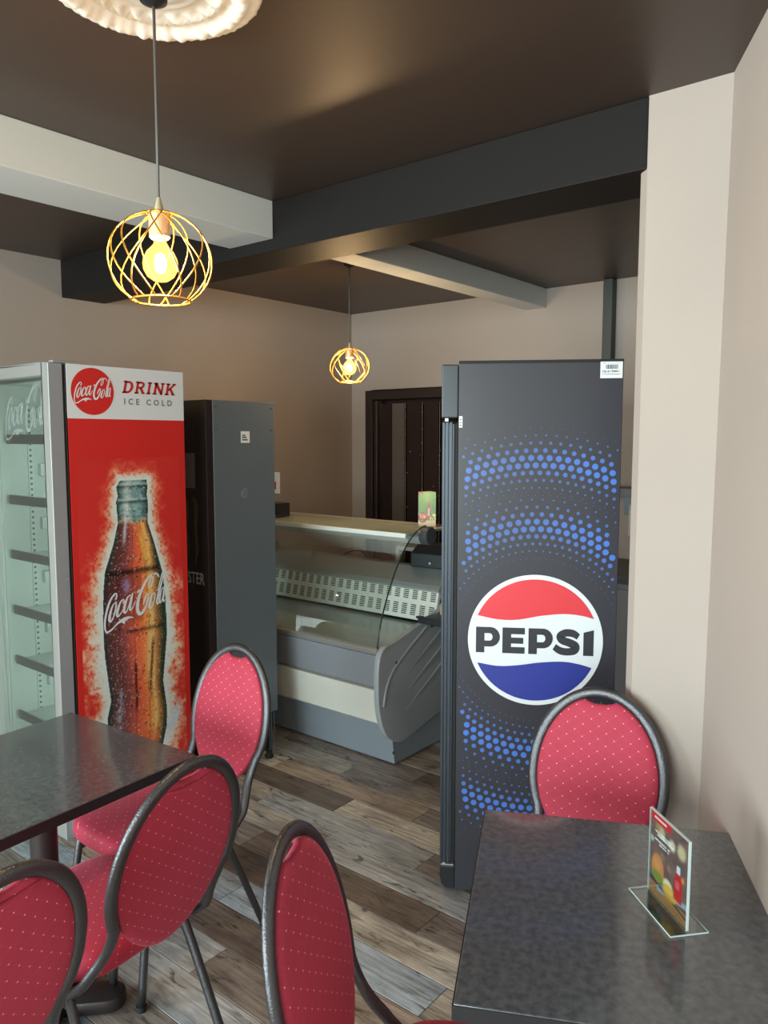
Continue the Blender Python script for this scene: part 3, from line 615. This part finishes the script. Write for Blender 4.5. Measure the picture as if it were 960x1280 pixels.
print_grid('bottle_print', .030, .530, .10, 1.62, 190, 560, bottle, lambda u, v: onS(u, v, -.0004), fr)
script('bottle_script', .132, 1.000, .300, m_whitep, fr, onS, .10)
# door with its panes, shelves inside
dd = MB(); m_frame = m_alu
dx0, dx1 = -.066, -.012; gy0, gy1 = .055, bW - .055; gz0, gz1 = .13, FZ - .048
dd.box(dx0, dx1, .004, gy0, .07, FZ); dd.box(dx0, dx1, gy1, bW, .07, FZ); dd.box(dx0, dx1, gy0, gy1, .07, gz0); dd.box(dx0, dx1, gy0, gy1, gz1, FZ)
door = dd.build('door', m_frame, fr, bevel=.003)
MB().box(dx0 - .0, dx1, .0005, .0045, .07, FZ - .002).build('door_edge', m_grey, door)
MB().box(-.012, .0, .006, bW - .006, .075, FZ - .004).build('gasket_gap', m_rub, fr) if False else None
g_ = MB(); g_.box(-.012, 0, .006, .016, .075, FZ - .004); g_.box(-.012, 0, bW - .016, bW - .006, .075, FZ - .004); g_.box(-.012, 0, .016, bW - .016, FZ - .014, FZ - .004); g_.build('gasket', m_rub, door)
MB().box(-.046, -.042, gy0, gy1, gz0, gz1).build('glass_pane', m_glass, door); MB().box(-.024, -.021, gy0, gy1, gz0, gz1).build('glass_pane', m_glass, door)
for z in (1.142, 1.05, .965): MB().lathe([(.0045, 0), (.0045, -.0015), (.0, -.002)], 12, (-.022, .0005, z), axis='y').build('screw', m_alu, door)
MB().box(-.05, .06, -.002, .03, FZ, FZ + .010).build('hinge_plate', m_alu, fr, bevel=.002)
script('etched_script', .18, 1.80, .34, frosted('etched_glass', (236, 240, 238), .16), door, lambda u, v, e=0: (-.0466 - e, bW - u - .01, v))
zs = [1.695, 1.430, 1.185, .935, .705, .45]; m_shelf = mat('grey_shelf_strip', (150, 162, 176), .5); m_wire = mat('white_shelf_wire', (214, 222, 222), .5)
for z in zs:
    s_ = MB().box(.03, bD - .06, .045, bW - .045, z - .006, z).build('shelf', m_inner, fr); MB().box(.020, .030, .045, bW - .045, z - .020, z + .022).build('price_strip', m_shelf, s_, bevel=.003)
for x in (.12, .42):
    for yy, sg in ((bW - .031, -1), (.031, 1)):
        sd = MB().box(x, x + .022, min(yy, yy + sg*.006), max(yy, yy + sg*.006), .22, 1.88).build('shelf_standard', m_wire, fr)
        if sg < 0:
            sl = MB()
            for k in range(64): sl.box(x + .006, x + .016, yy - .0066, yy - .0058, .24 + k*.0255, .25 + k*.0255)
            sl.build('slots', m_dgrey, sd)
for z in (1.79, 1.53, 1.285, 1.035, .80, .55): MB().box(.165, .195, bW - .06, bW - .031, z, z + .055).build('shelf_clip', m_wire, fr, bevel=.004)
la = bpy.data.lights.new('fridge_light', 'AREA'); la.shape = 'RECTANGLE'; la.size = .02; la.size_y = 1.6; la.energy = 7; la.color = (.90, 1.0, .96)
lo = bpy.data.objects.new('fridge_light', la); COL.objects.link(lo); lo.parent = fr; lo.location = (.045, .05, 1.05); lo.rotation_euler = (R(90), 0, R(-25)); lo.rotation_euler = (R(90), 0, R(-20))
MB().box(.035, .055, .032, .045, .25, 1.85).build('light_tube', emis('cool_led_tube', (235, 250, 245), 1.2), fr)
pb = MB().box(-.030, .020, -.030, -.0005, .09, .165).build('plug_box', m_stick, fr, bevel=.004); q = MB(); [q.box(-.0308, -.030, -.022, -.012, z, z + .008) for z in (.11, .135)]; q.build('socket_holes', m_ink, pb)
rp = MB().box(.20, .275, bW - .034, bW - .0305, 1.52, 1.66).build('rating_label', m_stick, fr); q = MB()
for k in range(7): q.box(.207, .207 + random.choice((.03, .045, .06)), bW - .0345, bW - .0338, 1.535 + k*.017, 1.540 + k*.017)
q.build('label_print', m_gryt, rp)
pk = thing('snack_pack', 'small red pack standing on a shelf inside the red fridge', 'pack', (FX + .075, FY + .14, 1.1855)); MB().box(-.03, .03, -.05, .05, 0, .045).build('pack_body', m_red, pk, bevel=.004); MB().box(-.0305, -.03, -.018, .018, .012, .034).build('pack_print', m_whitep, pk)

# ------------------------------------------------------------------ tall grey fridge behind it
g = thing('upright_cooler', 'tall dark grey upright cooler between the red fridge and the counter', 'fridge', (2.358, 2.964, 0)); gW, gD, gH = .60, .405, 1.882
m_gs = mat('grey_blue_sheet_steel', (108, 116, 122), .32, metal=.12); m_gfront = mat('black_brown_front', (42, 32, 33), .3)
MB().box(.012, gD, 0, gW, .262, gH).build('side_shell', m_gs, g, bevel=.003)
MB().box(-.030, .010, .002, gW - .002, .262, gH).build('door', m_gfront, g, bevel=.003)
MB().box(.04, gD - .05, .03, gW - .03, .05, .262).build('machine_base', m_rub, g)
for x, y in ((.05, .04), (gD - .03, .04), (.05, gW - .04), (gD - .03, gW - .04)):
    l = MB().box(x - .012, x + .012, y - .012, y + .012, .03, .262).build('leg', m_blackp, g); MB().lathe([(.0, 0), (.022, 0), (.024, .012), (.012, .03), (.0, .03)], 14, (x, y, 0)).build('levelling_foot', m_rub, l, smooth='auto')
for k in range(3): MB().tube([(gD - .016, .012, .05), (gD - .016, .012, .25)] if k == 0 else [(gD - .016 - .012*k, .02, .05), (gD - .016 - .012*k, .02, .25)], .002, 6).build('condenser_tube', m_dgrey, g)
s_ = MB().box(.182, .238, -.0012, 0, 1.678, 1.735).build('sticker', m_stick, g); q = MB(); [q.box(.190, .190 + w_, -.0018, -.0012, z, z + .006) for w_, z in ((.02, 1.712), (.028, 1.702), (.034, 1.690))]; q.build('sticker_print', m_ink, s_)
MB().lathe([(.026, 0), (.024, -.002), (.0, -.003)], 24, (.205, -.0002, 1.425), axis='y').build('blanking_cap', mat('grey_cap', (112, 118, 122), .4), g, smooth='auto')
for x, z in ((.03, gH - .03), (gD - .02, gH - .03), (.03, gH - .14), (gD - .02, gH - .14)): MB().lathe([(.005, 0), (.004, -.002), (.0, -.0025)], 10, (x, -.0002, z), axis='y').build('screw', m_dgrey, g)
onG = lambda u, v, e=0: (-.0308 - e, gW - u, v)
text_mesh('brand_lettering', 'MONSTER', .080, mat('silver_lettering', (176, 172, 170), .4), g, lambda u, v: onG(.295 + u, .995 + v), bold=.0010, sx=.74)
text_mesh('brand_small_lettering', 'ENERGY', .026, mat('dim_lettering', (96, 88, 86), .5), g, lambda u, v: onG(.36 + u, .965 + v), spacing=1.5)
cl = MB()
for u in (.36, .43, .50): ribbon(cl, [(u - .02, 1.42), (u + .012, 1.38), (u + .006, 1.26), (u + .014, 1.16), (u - .006, 1.08)], [.006, .03, .022, .02, .003], onG)
cl.build('claw_emblem', mat('dim_olive_print', (74, 66, 40), .4), g)
MB().box(-.0312, -.030, .09, .42, 1.46, 1.63).build('front_notice', mat('smoky_notice', (96, 86, 86), .4), g)

# ------------------------------------------------------------------ black fridge with the round logo (right)
pf = thing('display_fridge', 'tall black fridge with a red, white and blue round logo on its side', 'fridge', (2.313, 1.534, 0), -58.5)
pW, pH, pD = .562, 1.971, .60
m_pf = mat('black_vinyl_wrap', (56, 55, 62), .34); m_pfb = mat('black_fridge_steel', (44, 46, 52), .35)
MB().box(0, pW, .0015, pD, .018, pH - .004).build('body', m_pfb, pf, bevel=.003)
MB().box(.002, pW - .002, 0, .0015, .02, pH - .012).build('side_wrap', m_pf, pf)
MB().box(.0, pW, -.001, pD, pH - .010, pH).build('top_trim', m_rub, pf)
MB().box(-.060, -.001, .001, pD - .001, 1.772, pH - .012).build('header_box', mat('satin_black_panel', (60, 64, 68), .3, metal=.3), pf, bevel=.004)
dm = mat('dark_anodised_frame', (70, 76, 84), .35, metal=.5); dr_ = MB()
for a, b_ in ((-.056, -.047), (-.0445, -.034), (-.0315, -.021)): dr_.box(a, b_, .004, pD - .004, .118, 1.758)
dr_.box(-.050, -.014, .008, pD - .008, .122, 1.752); do = dr_.build('door', dm, pf, bevel=.0015)
MB().box(-.0572, -.0562, .05, pD - .05, .17, 1.71).build('glass_pane', mat('dark_door_glass', (22, 24, 27), .06, coat=.5), do); MB().box(-.085, -.0575, pD - .04, pD - .02, .75, 1.25).build('handle', m_blackp, do, bevel=.005)
MB().box(-.014, -.002, .012, pD - .012, .122, 1.752).build('gasket', m_rub, do)
MB().box(-.052, -.004, .003, pD - .003, .108, .113).build('hinge_plate', m_alu, pf); MB().box(-.045, -.035, .003, .02, .113, .119).build('hinge_pin', m_alu, pf)
MB().box(-.048, -.036, .004, .016, 1.760, 1.771).build('hinge_pin', m_alu, pf)
MB().prism([(-.0, .02), (-.0, .106), (-.054, .106), (-.056, .07), (-.050, .035), (-.035, .02)], lambda p, q_, t_: (p, t_, q_), .002, pD - .002).build('kick_plate', m_blackp, pf, bevel=.003)
for x, y in ((.05, .05), (pW - .05, .05), (.05, pD - .05), (pW - .05, pD - .05)): MB().lathe([(.0, 0), (.022, 0), (.022, .012), (.01, .02), (.0, .02)], 14, (x, y, 0)).build('levelling_foot', m_rub, pf, smooth='auto')
onP = lambda u, v, e=0: (u, -.0008 - e, v)
LU, LV, LR = .279, .979, .238
MB().poly([onP(LU + LR*math.cos(k*PI/48), LV + LR*math.sin(k*PI/48)) for k in range(96)]).build('logo_disc', m_whitep, pf)
def cap(wave, top):
    r = .2215; w = spline(wave, 8); a0 = math.atan2(w[-1][1], w[-1][0]); a1 = math.atan2(w[0][1], w[0][0])
    if top: ang = np.linspace(a0, a1, 60)
    else: ang = np.linspace(a0, a1, 60)
    s_ = lambda p: (p[0]/np.hypot(*p)*r, p[1]/np.hypot(*p)*r)
    w[0] = s_(w[0]); w[-1] = s_(w[-1]); arc = [(r*math.cos(a), r*math.sin(a)) for a in ang][::-1]
    # strip between wave (left to right) and arc (left to right)
    n = 40; A = [w[int(round(i*(len(w)-1)/n))] for i in range(n+1)]; B = [arc[int(round(i*59/n))] for i in range(n+1)]
    mb = MB(); mb.add([onP(LU+p[0], LV+p[1], .0006) for p in A] + [onP(LU+p[0], LV+p[1], .0006) for p in B], [(i, i+1, n+2+i, n+1+i) for i in range(n)]); return mb
cap([(-.204, .086), (-.13, .073), (-.06, .074), (.02, .090), (.10, .099), (.16, .095), (.205, .084)], True).build('logo_red_cap', mat('logo_red', (222, 62, 70), .35), pf)
cap([(-.203, -.088), (-.13, -.098), (-.06, -.093), (.02, -.080), (.10, -.074), (.16, -.082), (.202, -.094)], False).build('logo_blue_cap', mat('logo_blue', (52, 62, 148), .35), pf)
def letters():
    mb = MB(); k = .415/615; F = lambda x, y: onP(LU - .209 + x*k, LV - .050 + y*k*1.09, .0007)
    q = lambda x0, x1, y0, y1: mb.add([F(x0, y0), F(x1, y0), F(x1, y1), F(x0, y1)], [(0, 1, 2, 3)])
    def Pl(x):
        q(x, x+45, 0, 128); q(x+45, x+76, 97, 128); q(x+45, x+76, 30, 60); n = 14
        o = [(x+76+51*math.cos(a), 79+49*math.sin(a)) for a in np.linspace(-PI/2, PI/2, n)]; i_ = [(x+72+16*math.cos(a), 78.5+18.5*math.sin(a)) for a in np.linspace(-PI/2, PI/2, n)]
        mb.add([F(*p) for p in o] + [F(*p) for p in i_], [(j, j+1, n+j+1, n+j) for j in range(n-1)])
    Pl(0); x = 140; q(x, x+46, 0, 128); q(x+46, x+118, 96, 128); q(x+46, x+110, 49, 79); q(x+46, x+118, 0, 32); Pl(277)
    x = 408; ribbon(mb, [(x+128, 92), (x+100, 108), (x+62, 110), (x+34, 94), (x+44, 74), (x+82, 62), (x+114, 46), (x+108, 24), (x+70, 17), (x+34, 22), (x+4, 40)], [30, 36, 37, 38, 38, 40, 40, 38, 36, 36, 32], F, k=8)
    mb.add([F(562, 0), F(615, 0), F(615, 128), F(562, 114)], [(0, 1, 2, 3)]); return mb
letters().build('logo_lettering', mat('logo_black', (50, 50, 56), .4), pf)
dots = MB(); cols = []
for band, jj in ((.415, range(-5, 6)), (.640, range(-6, 7))):
    for j in jj:
        rr = band + (j + .5)*.0262; s_ = max(0, 1 - (abs(j + .5) - .5)/5.2); rad = .0112*s_**1.25
        if rad < .0006 or rr < LR + .02: continue
        nth = int(round(2*PI*band/.0312)); 
        for k_ in range(nth):
            a = 2*PI*(k_ + .5*(j % 2))/nth; u, v = LU + rr*math.cos(a), LV + rr*math.sin(a)
            if not (.008 + rad < u < pW - .008 - rad and .1 < v < 1.80): continue
            fade = 1 if abs(j + .5) < 1 else (.85 if abs(j + .5) < 2 else .6)
            fade *= .62 + .38*min(1, abs(u - .18)/.3) if v > LV else 1.0  # upper dots dimmed: the reflection on the wrap is put into their colour
            dots.add([onP(u + rad*math.cos(b_*PI/4), v + rad*math.sin(b_*PI/4), .0003) for b_ in range(8)], [tuple(range(8))])
            cc = lin(np.array((74, 72, 92))*(1 - fade) + np.array((78, 122, 212))*fade); cols += [tuple(cc) + (1,)]*8
dots.c = cols; dots.build('dot_pattern', print_mat(), pf)['kind'] = 'stuff'
s_ = MB().box(.484, .558, -.0012, 0, 1.906, 1.962).build('sticker', m_stick, pf); q = MB()
x = .502
while x < .543: w_ = random.choice((.001, .0016, .0026)); q.box(x, x + w_, -.0018, -.0012, 1.937, 1.952); x += w_ + random.choice((.0012, .002))
q.box(.492, .502, -.0018, -.0012, 1.956, 1.9575); q.box(.506, .55, -.0018, -.0012, 1.9562, 1.957); q.box(.490, .551, -.0018, -.0012, 1.9185, 1.920); q.build('barcode', m_ink, s_)
text_mesh('sticker_lettering', 'Clip # 13000-1', .0098, m_ink, s_, lambda u, v: (.489 + u, -.0019, 1.926 + v), bold=.0002)
s_ = MB().box(.002, .014, -.0012, 0, 1.738, 1.778).build('sticker', m_stick, pf); q = MB(); [q.box(.004, .011, -.0018, -.0012, z, z + .003) for z in (1.745, 1.754, 1.764)]; q.build('sticker_print', m_ink, s_)

# ------------------------------------------------------------------ refrigerated display counter
ct = thing('display_counter', 'white and grey refrigerated display counter with curved glass front', 'display counter', (0, 2.40, 0)); CY = 1.56
m_cg = mat('counter_grey', (146, 150, 157), .4); m_cb = mat('counter_blue_grey', (142, 152, 161), .42); m_cw = mat('counter_white', (232, 232, 222), .35); m_cs = mat('counter_end_plastic', (170, 177, 181), .36); m_steel = mat('stainless_steel', (200, 204, 204), .3, metal=.6)
ext = lambda p, q_, t_: (p, t_, q_)
MB().prism([(3.066, .012), (3.60, .012), (3.60, .62), (3.04, .62), (3.04, .205)], ext, .012, CY).build('body', m_cb, ct, bevel=.002)
for y in (.03, CY - .05): MB().lathe([(.0, 0), (.025, 0), (.02, .013), (.0, .013)], 12, (3.12, y + .02, 0)).build('foot', m_rub, ct); MB().lathe([(.0, 0), (.025, 0), (.02, .013), (.0, .013)], 12, (3.55, y + .02, 0)).build('foot', m_rub, ct)
MB().prism([(3.040, .208), (2.952, .258), (2.938, .432), (3.04, .445)], ext, .014, CY).build('white_band', m_cw, ct, bevel=.003)
MB().prism([(3.04, .445), (2.944, .445), (2.930, .615), (3.04, .615)], ext, .014, CY).build('grey_band', m_cg, ct, bevel=.002)
MB().prism([(3.04, .618), (2.926, .618), (2.922, .645), (2.938, .655), (3.04, .655)], ext, .014, CY).build('bumper_rail', m_alu, ct, bevel=.003)
dk = MB().prism([(2.945, .656), (3.44, .672), (3.44, .66), (2.945, .645)], ext, .016, CY).build('deck', m_steel, ct)
vp = lambda w_, t_, n=0: (3.425 + .045*w_ - .97*n, t_, .69 + .19*w_ + .23*n)
pv = MB().add([vp(0, .016), vp(0, CY - .03), vp(1, CY - .03), vp(1, .016), vp(0, .016, -.02), vp(0, CY - .03, -.02), vp(1, CY - .03, -.02), vp(1, .016, -.02)], [(0, 1, 2, 3), (7, 6, 5, 4), (0, 4, 5, 1), (1, 5, 6, 2), (2, 6, 7, 3), (3, 7, 4, 0)]).build('vent_panel', m_cw, ct)
sl = MB(); nG = 23
for r_ in (0, 1):
    for k in range(nG):
        t0 = .03 + k*.0625
        for c_ in (0,):
            for j in range(6):
                w0 = .12 + r_*.46 + j*.055; a, b_ = t0 + c_*.019, t0 + .036
                sl.add([vp(w0, a, .0012), vp(w0, b_, .0012), vp(w0 + .030, b_, .0012), vp(w0 + .030, a, .0012)], [(0, 1, 2, 3)])
sl.build('vent_slots', mat('vent_shadow', (52, 54, 58), .7), pv)['kind'] = 'stuff'
MB().box(3.446, 3.449, CY - .075, CY - .045, .84, .862).build('thermometer', m_blackp, ct)
MB().prism([(3.475, .885), (3.455, .865), (3.60, .62), (3.80, .62), (3.80, .93), (3.66, .945)], ext, .014, CY).build('service_top', m_steel, ct, bevel=.003)
# curved front glass
gp = spline([(2.934, .650), (2.950, .735), (2.982, .83), (3.030, .935), (3.093, 1.045), (3.160, 1.132), (3.225, 1.190), (3.300, 1.228), (3.345, 1.236)], 5)
mb = MB(); n = len(gp); off = []
for i in range(n):
    a, b_ = gp[max(i-1, 0)], gp[min(i+1, n-1)]; tt = (b_ - a)/np.linalg.norm(b_ - a); off.append(gp[i] + np.array([tt[1], -tt[0]])*-.006)
loop = [tuple(p) for p in gp] + [tuple(p) for p in off[::-1]]
vs = [(p[0], .020, p[1]) for p in loop] + [(p[0], CY - .02, p[1]) for p in loop]; N2 = len(loop)
mb.add(vs, [(i, i+1, N2+i+1, N2+i) for i in range(N2-1)] + [(i, i+1, N2-2-i, N2-1-i) for i in range(n-1)]); fg = mb.build('front_glass', glass('counter_glass', (246, 251, 249), .55, 2), ct, smooth=True)
MB().tube([(p[0], .019, p[1]) for p in gp], .0038, 6).build('glass_edge', mat('dark_green_glass_edge', (40, 52, 50), .2), fg, smooth=True)
MB().prism([(3.205, 1.188), (3.215, 1.200), (3.66, 1.206), (3.66, 1.192)], ext, .05, CY).build('top_shelf', glass('milky_shelf', (205, 212, 206), 1.2) if False else mat('pale_shelf', (196, 198, 190), .3), ct, bevel=.002)
MB().box(3.203, 3.212, .05, CY, 1.180, 1.203).build('shelf_lip', m_cw, ct)
for y in (.09, CY - .06): MB().tube([(3.62, y, .935), (3.62, y, 1.192)], .012, 10).build('shelf_post', m_steel, ct, smooth='auto')
MB().lathe([(.0, 0), (.046, 0), (.05, .004), (.05, .05), (.0, .05)], 28, (3.385, .012, 1.175), axis='y').build('lamp_end_cap', mat('charcoal_cap', (70, 72, 78), .5), ct, smooth='auto')
MB().lathe([(.0, 0), (.034, 0), (.034, CY - .08), (.0, CY - .08)], 20, (3.385, .062, 1.160), axis='y').build('lamp_housing', m_steel, ct, smooth='auto')
# moulded end panel with its three flutes
ep = spline([(2.932, .650), (2.902, .60), (2.893, .47), (2.905, .33), (2.95, .215), (3.02, .155), (3.10, .132), (3.20, .150), (3.40, .195), (3.70, .26), (3.84, .33), (3.86, .50), (3.86, .80), (3.84, .93), (3.70, .94), (3.56, .88), (3.44, .775), (3.20, .715), (3.02, .672), (2.965, .665)], 4, closed=True)
end = MB().prism([tuple(p) for p in ep], ext, -.022, .012).build('end_panel', m_cs, ct, smooth=True, bevel=.007)
def flute(x0, z0, x1, z1, w_):
    d = np.array([x1-x0, z1-z0]); L = np.hypot(*d); d /= L; nn = np.array([-d[1], d[0]]); vs = []; m_ = 12
    for i in range(m_ + 1):
        s_ = i/m_; c = np.array([x0, z0]) + d*L*s_; h = .007*min(1, s_*2.2); ww = w_*min(1, .12 + s_*1.0)
        vs += [(c[0] + nn[0]*ww, -.0225, c[1] + nn[1]*ww), (c[0] + nn[0]*ww*.85, -.0225 - h, c[1] + nn[1]*ww*.85), (c[0] - nn[0]*ww, -.0225, c[1] - nn[1]*ww)]
    return MB().add(vs, [(3*i, 3*i+3, 3*i+4, 3*i+1) for i in range(m_)] + [(3*i+1, 3*i+4, 3*i+5, 3*i+2) for i in range(m_)] + [(3*m_, 3*m_+2, 3*m_+1)])
for dz in (0, .095, .19): flute(3.115, .29 + dz, 3.66, .56 + dz, .040).build('flute', m_cs, end, smooth='auto')
rb = [tuple(p) for p in spline([(2.932, .36), (2.955, .45), (3.01, .53), (3.14, .615), (3.32, .715), (3.44, .78)], 6)]
MB().tube([(p[0], -.022, p[1]) for p in rb], .009, 8).build('raised_rib', m_cs, end, smooth=True)
for x, z, r_ in ((3.035, .565, .008), (3.055, .075, .009)): MB().lathe([(r_, 0), (r_*.8, -.003), (0, -.004)], 12, (x, -.022 if z > .2 else .012, z), axis='y').build('screw_cap', m_dgrey, end)

# things on and around the counter ----------------------------------------
tr = thing('serving_tray', 'small black tray shelf clipped to the counter end beside the black fridge', 'tray', (3.33, 2.40, .765))
MB().box(-.13, .20, -.20, -.033, -.024, 0).build('tray_board', m_blackp, tr, bevel=.004); e = MB(); e.box(-.13, .20, -.2, -.192, 0, .012); e.box(-.13, -.122, -.192, -.024, 0, .012); e.build('rim', m_blackp, tr); MB().box(-.05, .10, -.06, -.033, -.06, -.02).build('bracket', m_dgrey, tr)
wbk = thing('wooden_block', 'little pale wooden block on the black tray beside the fridge door', 'block', (3.365, 2.285, .765)); MB().box(-.03, .03, -.035, .035, 0, .05).build('block', mat('pale_wood', (206, 172, 128), .55, var=(30, (184, 148, 104), .2)), wbk, bevel=.003)
cb = thing('promo_box', 'green folded promo card with a red cola bottle on the counter shelf', 'promo card', (3.555, 2.558, 1.2065), 0)
def promo(k):
    def f(U, V):
        u = (U + .05)/.10; v = V/.20; c = mixc((120, 160, 26), (70, 104, 22), fbm(u*3, v*4, 90+k)); c = mixc(c, (196, 204, 60), sm(v, .45, .9)*(1-np.abs(u-.5)*1.5).clip(0, 1)*.7)
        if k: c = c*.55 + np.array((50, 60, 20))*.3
        def bl(mk, col):
            nonlocal c; mk = np.asarray(mk, float); c = c*(1-mk[..., None]) + np.array(col, float)*mk[..., None]
        bl(sm(-v, -.20, -.14), (226, 196, 160)); bl(sm(-np.hypot((u-.25)/1.2, (v-.25)*1.6), -.26, -.2), (120, 66, 44)); bl(sm(-np.hypot((u-.27)/1.2, (v-.28)*2.2), -.2, -.14), (216, 96, 60)); bl((fbm(u*18, v*18, 93) > .62) & (v < .36) & (v > .14), (240, 210, 120))
        bl((np.abs(u-.60) < .085 - .05*sm(v, .50, .66)) & (v > .22) & (v < .70), (196, 34, 36)); bl((np.abs(u-.60) < .03) & (v > .30) & (v < .52), (244, 214, 206)); bl((v > .93) & (u < .3), (206, 40, 40)); return c
    return f
for k, (a, hw_) in enumerate(((205, .048), (205 + 118, .048))):
    h = R(a); nx, ny = math.cos(h), math.sin(h); tx, ty = -ny, nx
    print_grid('printed_face', -.05, .05, 0, .195, 40, 70, promo(k), (lambda nx, ny, tx, ty: lambda u, v: (nx*.030 + tx*u*-1, ny*.030 + ty*u*-1, v))(nx, ny, -tx, -ty), cb)
MB().prism([(math.cos(R(a))*.056, math.sin(R(a))*.056) for a in (205 - 60, 205 + 60, 205 + 180)], lambda p, q_, z: (p, q_, z), 0, .194).build('card_core', mat('card_white', (220, 220, 214), .6), cb)
cr = thing('cash_printer', 'squat black till machine on the counter behind the glass', 'till', (3.74, 2.62, .945), 8); MB().prism([(-.10, 0), (.11, 0), (.11, .13), (.0, .13), (-.10, .085)], lambda p, q_, t_: (p, t_, q_), -.11, .13).build('case', m_blackp, cr, bevel=.008); MB().lathe([(.0, 0), (.008, 0), (.006, -.004), (.0, -.005)], 12, (-.101, .0, .03), axis='x').build('key_lock', m_alu, cr)
sh = thing('steel_rack', 'small stainless rack standing over the black till behind the counter', 'rack', (4.05, 2.82, .0)); MB().box(-.14, .14, -.25, .25, .985, 1.01).build('rack_top', m_steel, sh, bevel=.003)
for x in (-.13, .13):
    for y in (-.24, .24): MB().box(x - .01, x + .01, y - .01, y + .01, 0, .985).build('leg', m_steel, sh)
MB().box(-.135, .135, -.245, .245, .45, .46).build('lower_shelf', m_steel, sh)
bb = thing('black_carton', 'low black carton with white letters at the left end of the counter shelf', 'carton', (3.40, 3.665, 1.2065)); MB().box(-.05, .05, -.10, .06, .0, .085).build('carton_body', m_blackp, bb, bevel=.003); text_mesh('carton_lettering', 'CENT', .04, m_stick, bb, lambda u, v: (-.0508, .045 - u, .03 + v))
wc = thing('sign_holder', 'white upright card in a clear holder on the black carton', 'sign', (3.40, 3.645, 1.292)); MB().box(-.03, .03, -.035, .035, 0, .006).build('holder_foot', m_acr, wc); MB().box(-.004, .004, -.03, .03, .006, .06).build('holder_stem', m_acr, wc); MB().box(-.003, .003, -.04, .045, .06, .195).build('card', m_stick, wc); MB().box(-.0038, -.003, -.012, .02, .085, .135).build('card_print', m_redt, wc)
so_ = thing('hoop_back_stool', 'dark stool behind the display counter, only its round hoop back showing', 'stool', (4.14, 3.62, 0), 222)
MB().lathe([(.0, .60), (.15, .60), (.17, .61), (.17, .64), (.14, .655), (.0, .66)], 28).build('seat', m_blackp, so_, smooth='auto')
hp = [(-.10*math.cos(a) if False else .13, .10*math.cos(a), .83 + .10*math.sin(a)) for a in np.linspace(0, PI, 15)]
MB().tube(spline([(.13, .10, .64), (.13, .105, .74)] + hp[1:-1] + [(.13, -.105, .74), (.13, -.10, .64)], 3), .013, 8).build('hoop', m_tube, so_, smooth=True)
for k in range(4): a = PI/4 + k*PI/2; MB().tube([(.11*math.cos(a), .11*math.sin(a), .605), (.19*math.cos(a), .19*math.sin(a), 0)], .012, 8).build('leg', m_tube, so_, smooth=True)
MB().tube([(.155*math.cos(k*PI/12), .155*math.sin(k*PI/12), .26) for k in range(24)], .008, 6, closed=True).build('foot_ring', m_tube, so_, smooth=True)
# things glimpsed between the black fridge and the pillar
ws = thing('wall_shelf', 'dark wall shelf glimpsed between the black fridge and the pillar', 'shelf', (XB, 1.66, 1.36)); MB().box(-.24, -.002, -.35, .22, 0, .05).build('shelf_board', m_dwood, ws); MB().box(-.02, -.002, -.3, .16, -.12, 0).build('bracket', m_dgrey, ws)
sb = thing('switch_box', 'pale switch box under the dark wall shelf behind the black fridge', 'switch box', (XB, 1.66, 1.12)); MB().box(-.10, -.002, -.10, .10, 0, .19).build('housing', mat('ivory_plastic', (198, 190, 178), .5), sb, bevel=.006); MB().box(-.106, -.10, -.08, .08, .05, .14).build('cover', m_stick, sb, bevel=.003)
ka = thing('kitchen_cabinet', 'grey steel cabinet standing behind the black fridge by the back wall', 'cabinet', (4.25, 1.62, 0)); MB().box(-.28, .28, -.32, .26, .08, .93).build('carcass', m_grey, ka, bevel=.003); MB().box(-.30, .30, -.34, .28, .93, .97).build('worktop', m_dwood, ka); MB().box(-.30, -.28, -.30, .24, .10, .90).build('door', m_grey, ka, bevel=.003)
for x in (-.24, .24):
    for y in (-.28, .22): MB().box(x - .02, x + .02, y - .02, y + .02, 0, .08).build('leg', m_blackp, ka)
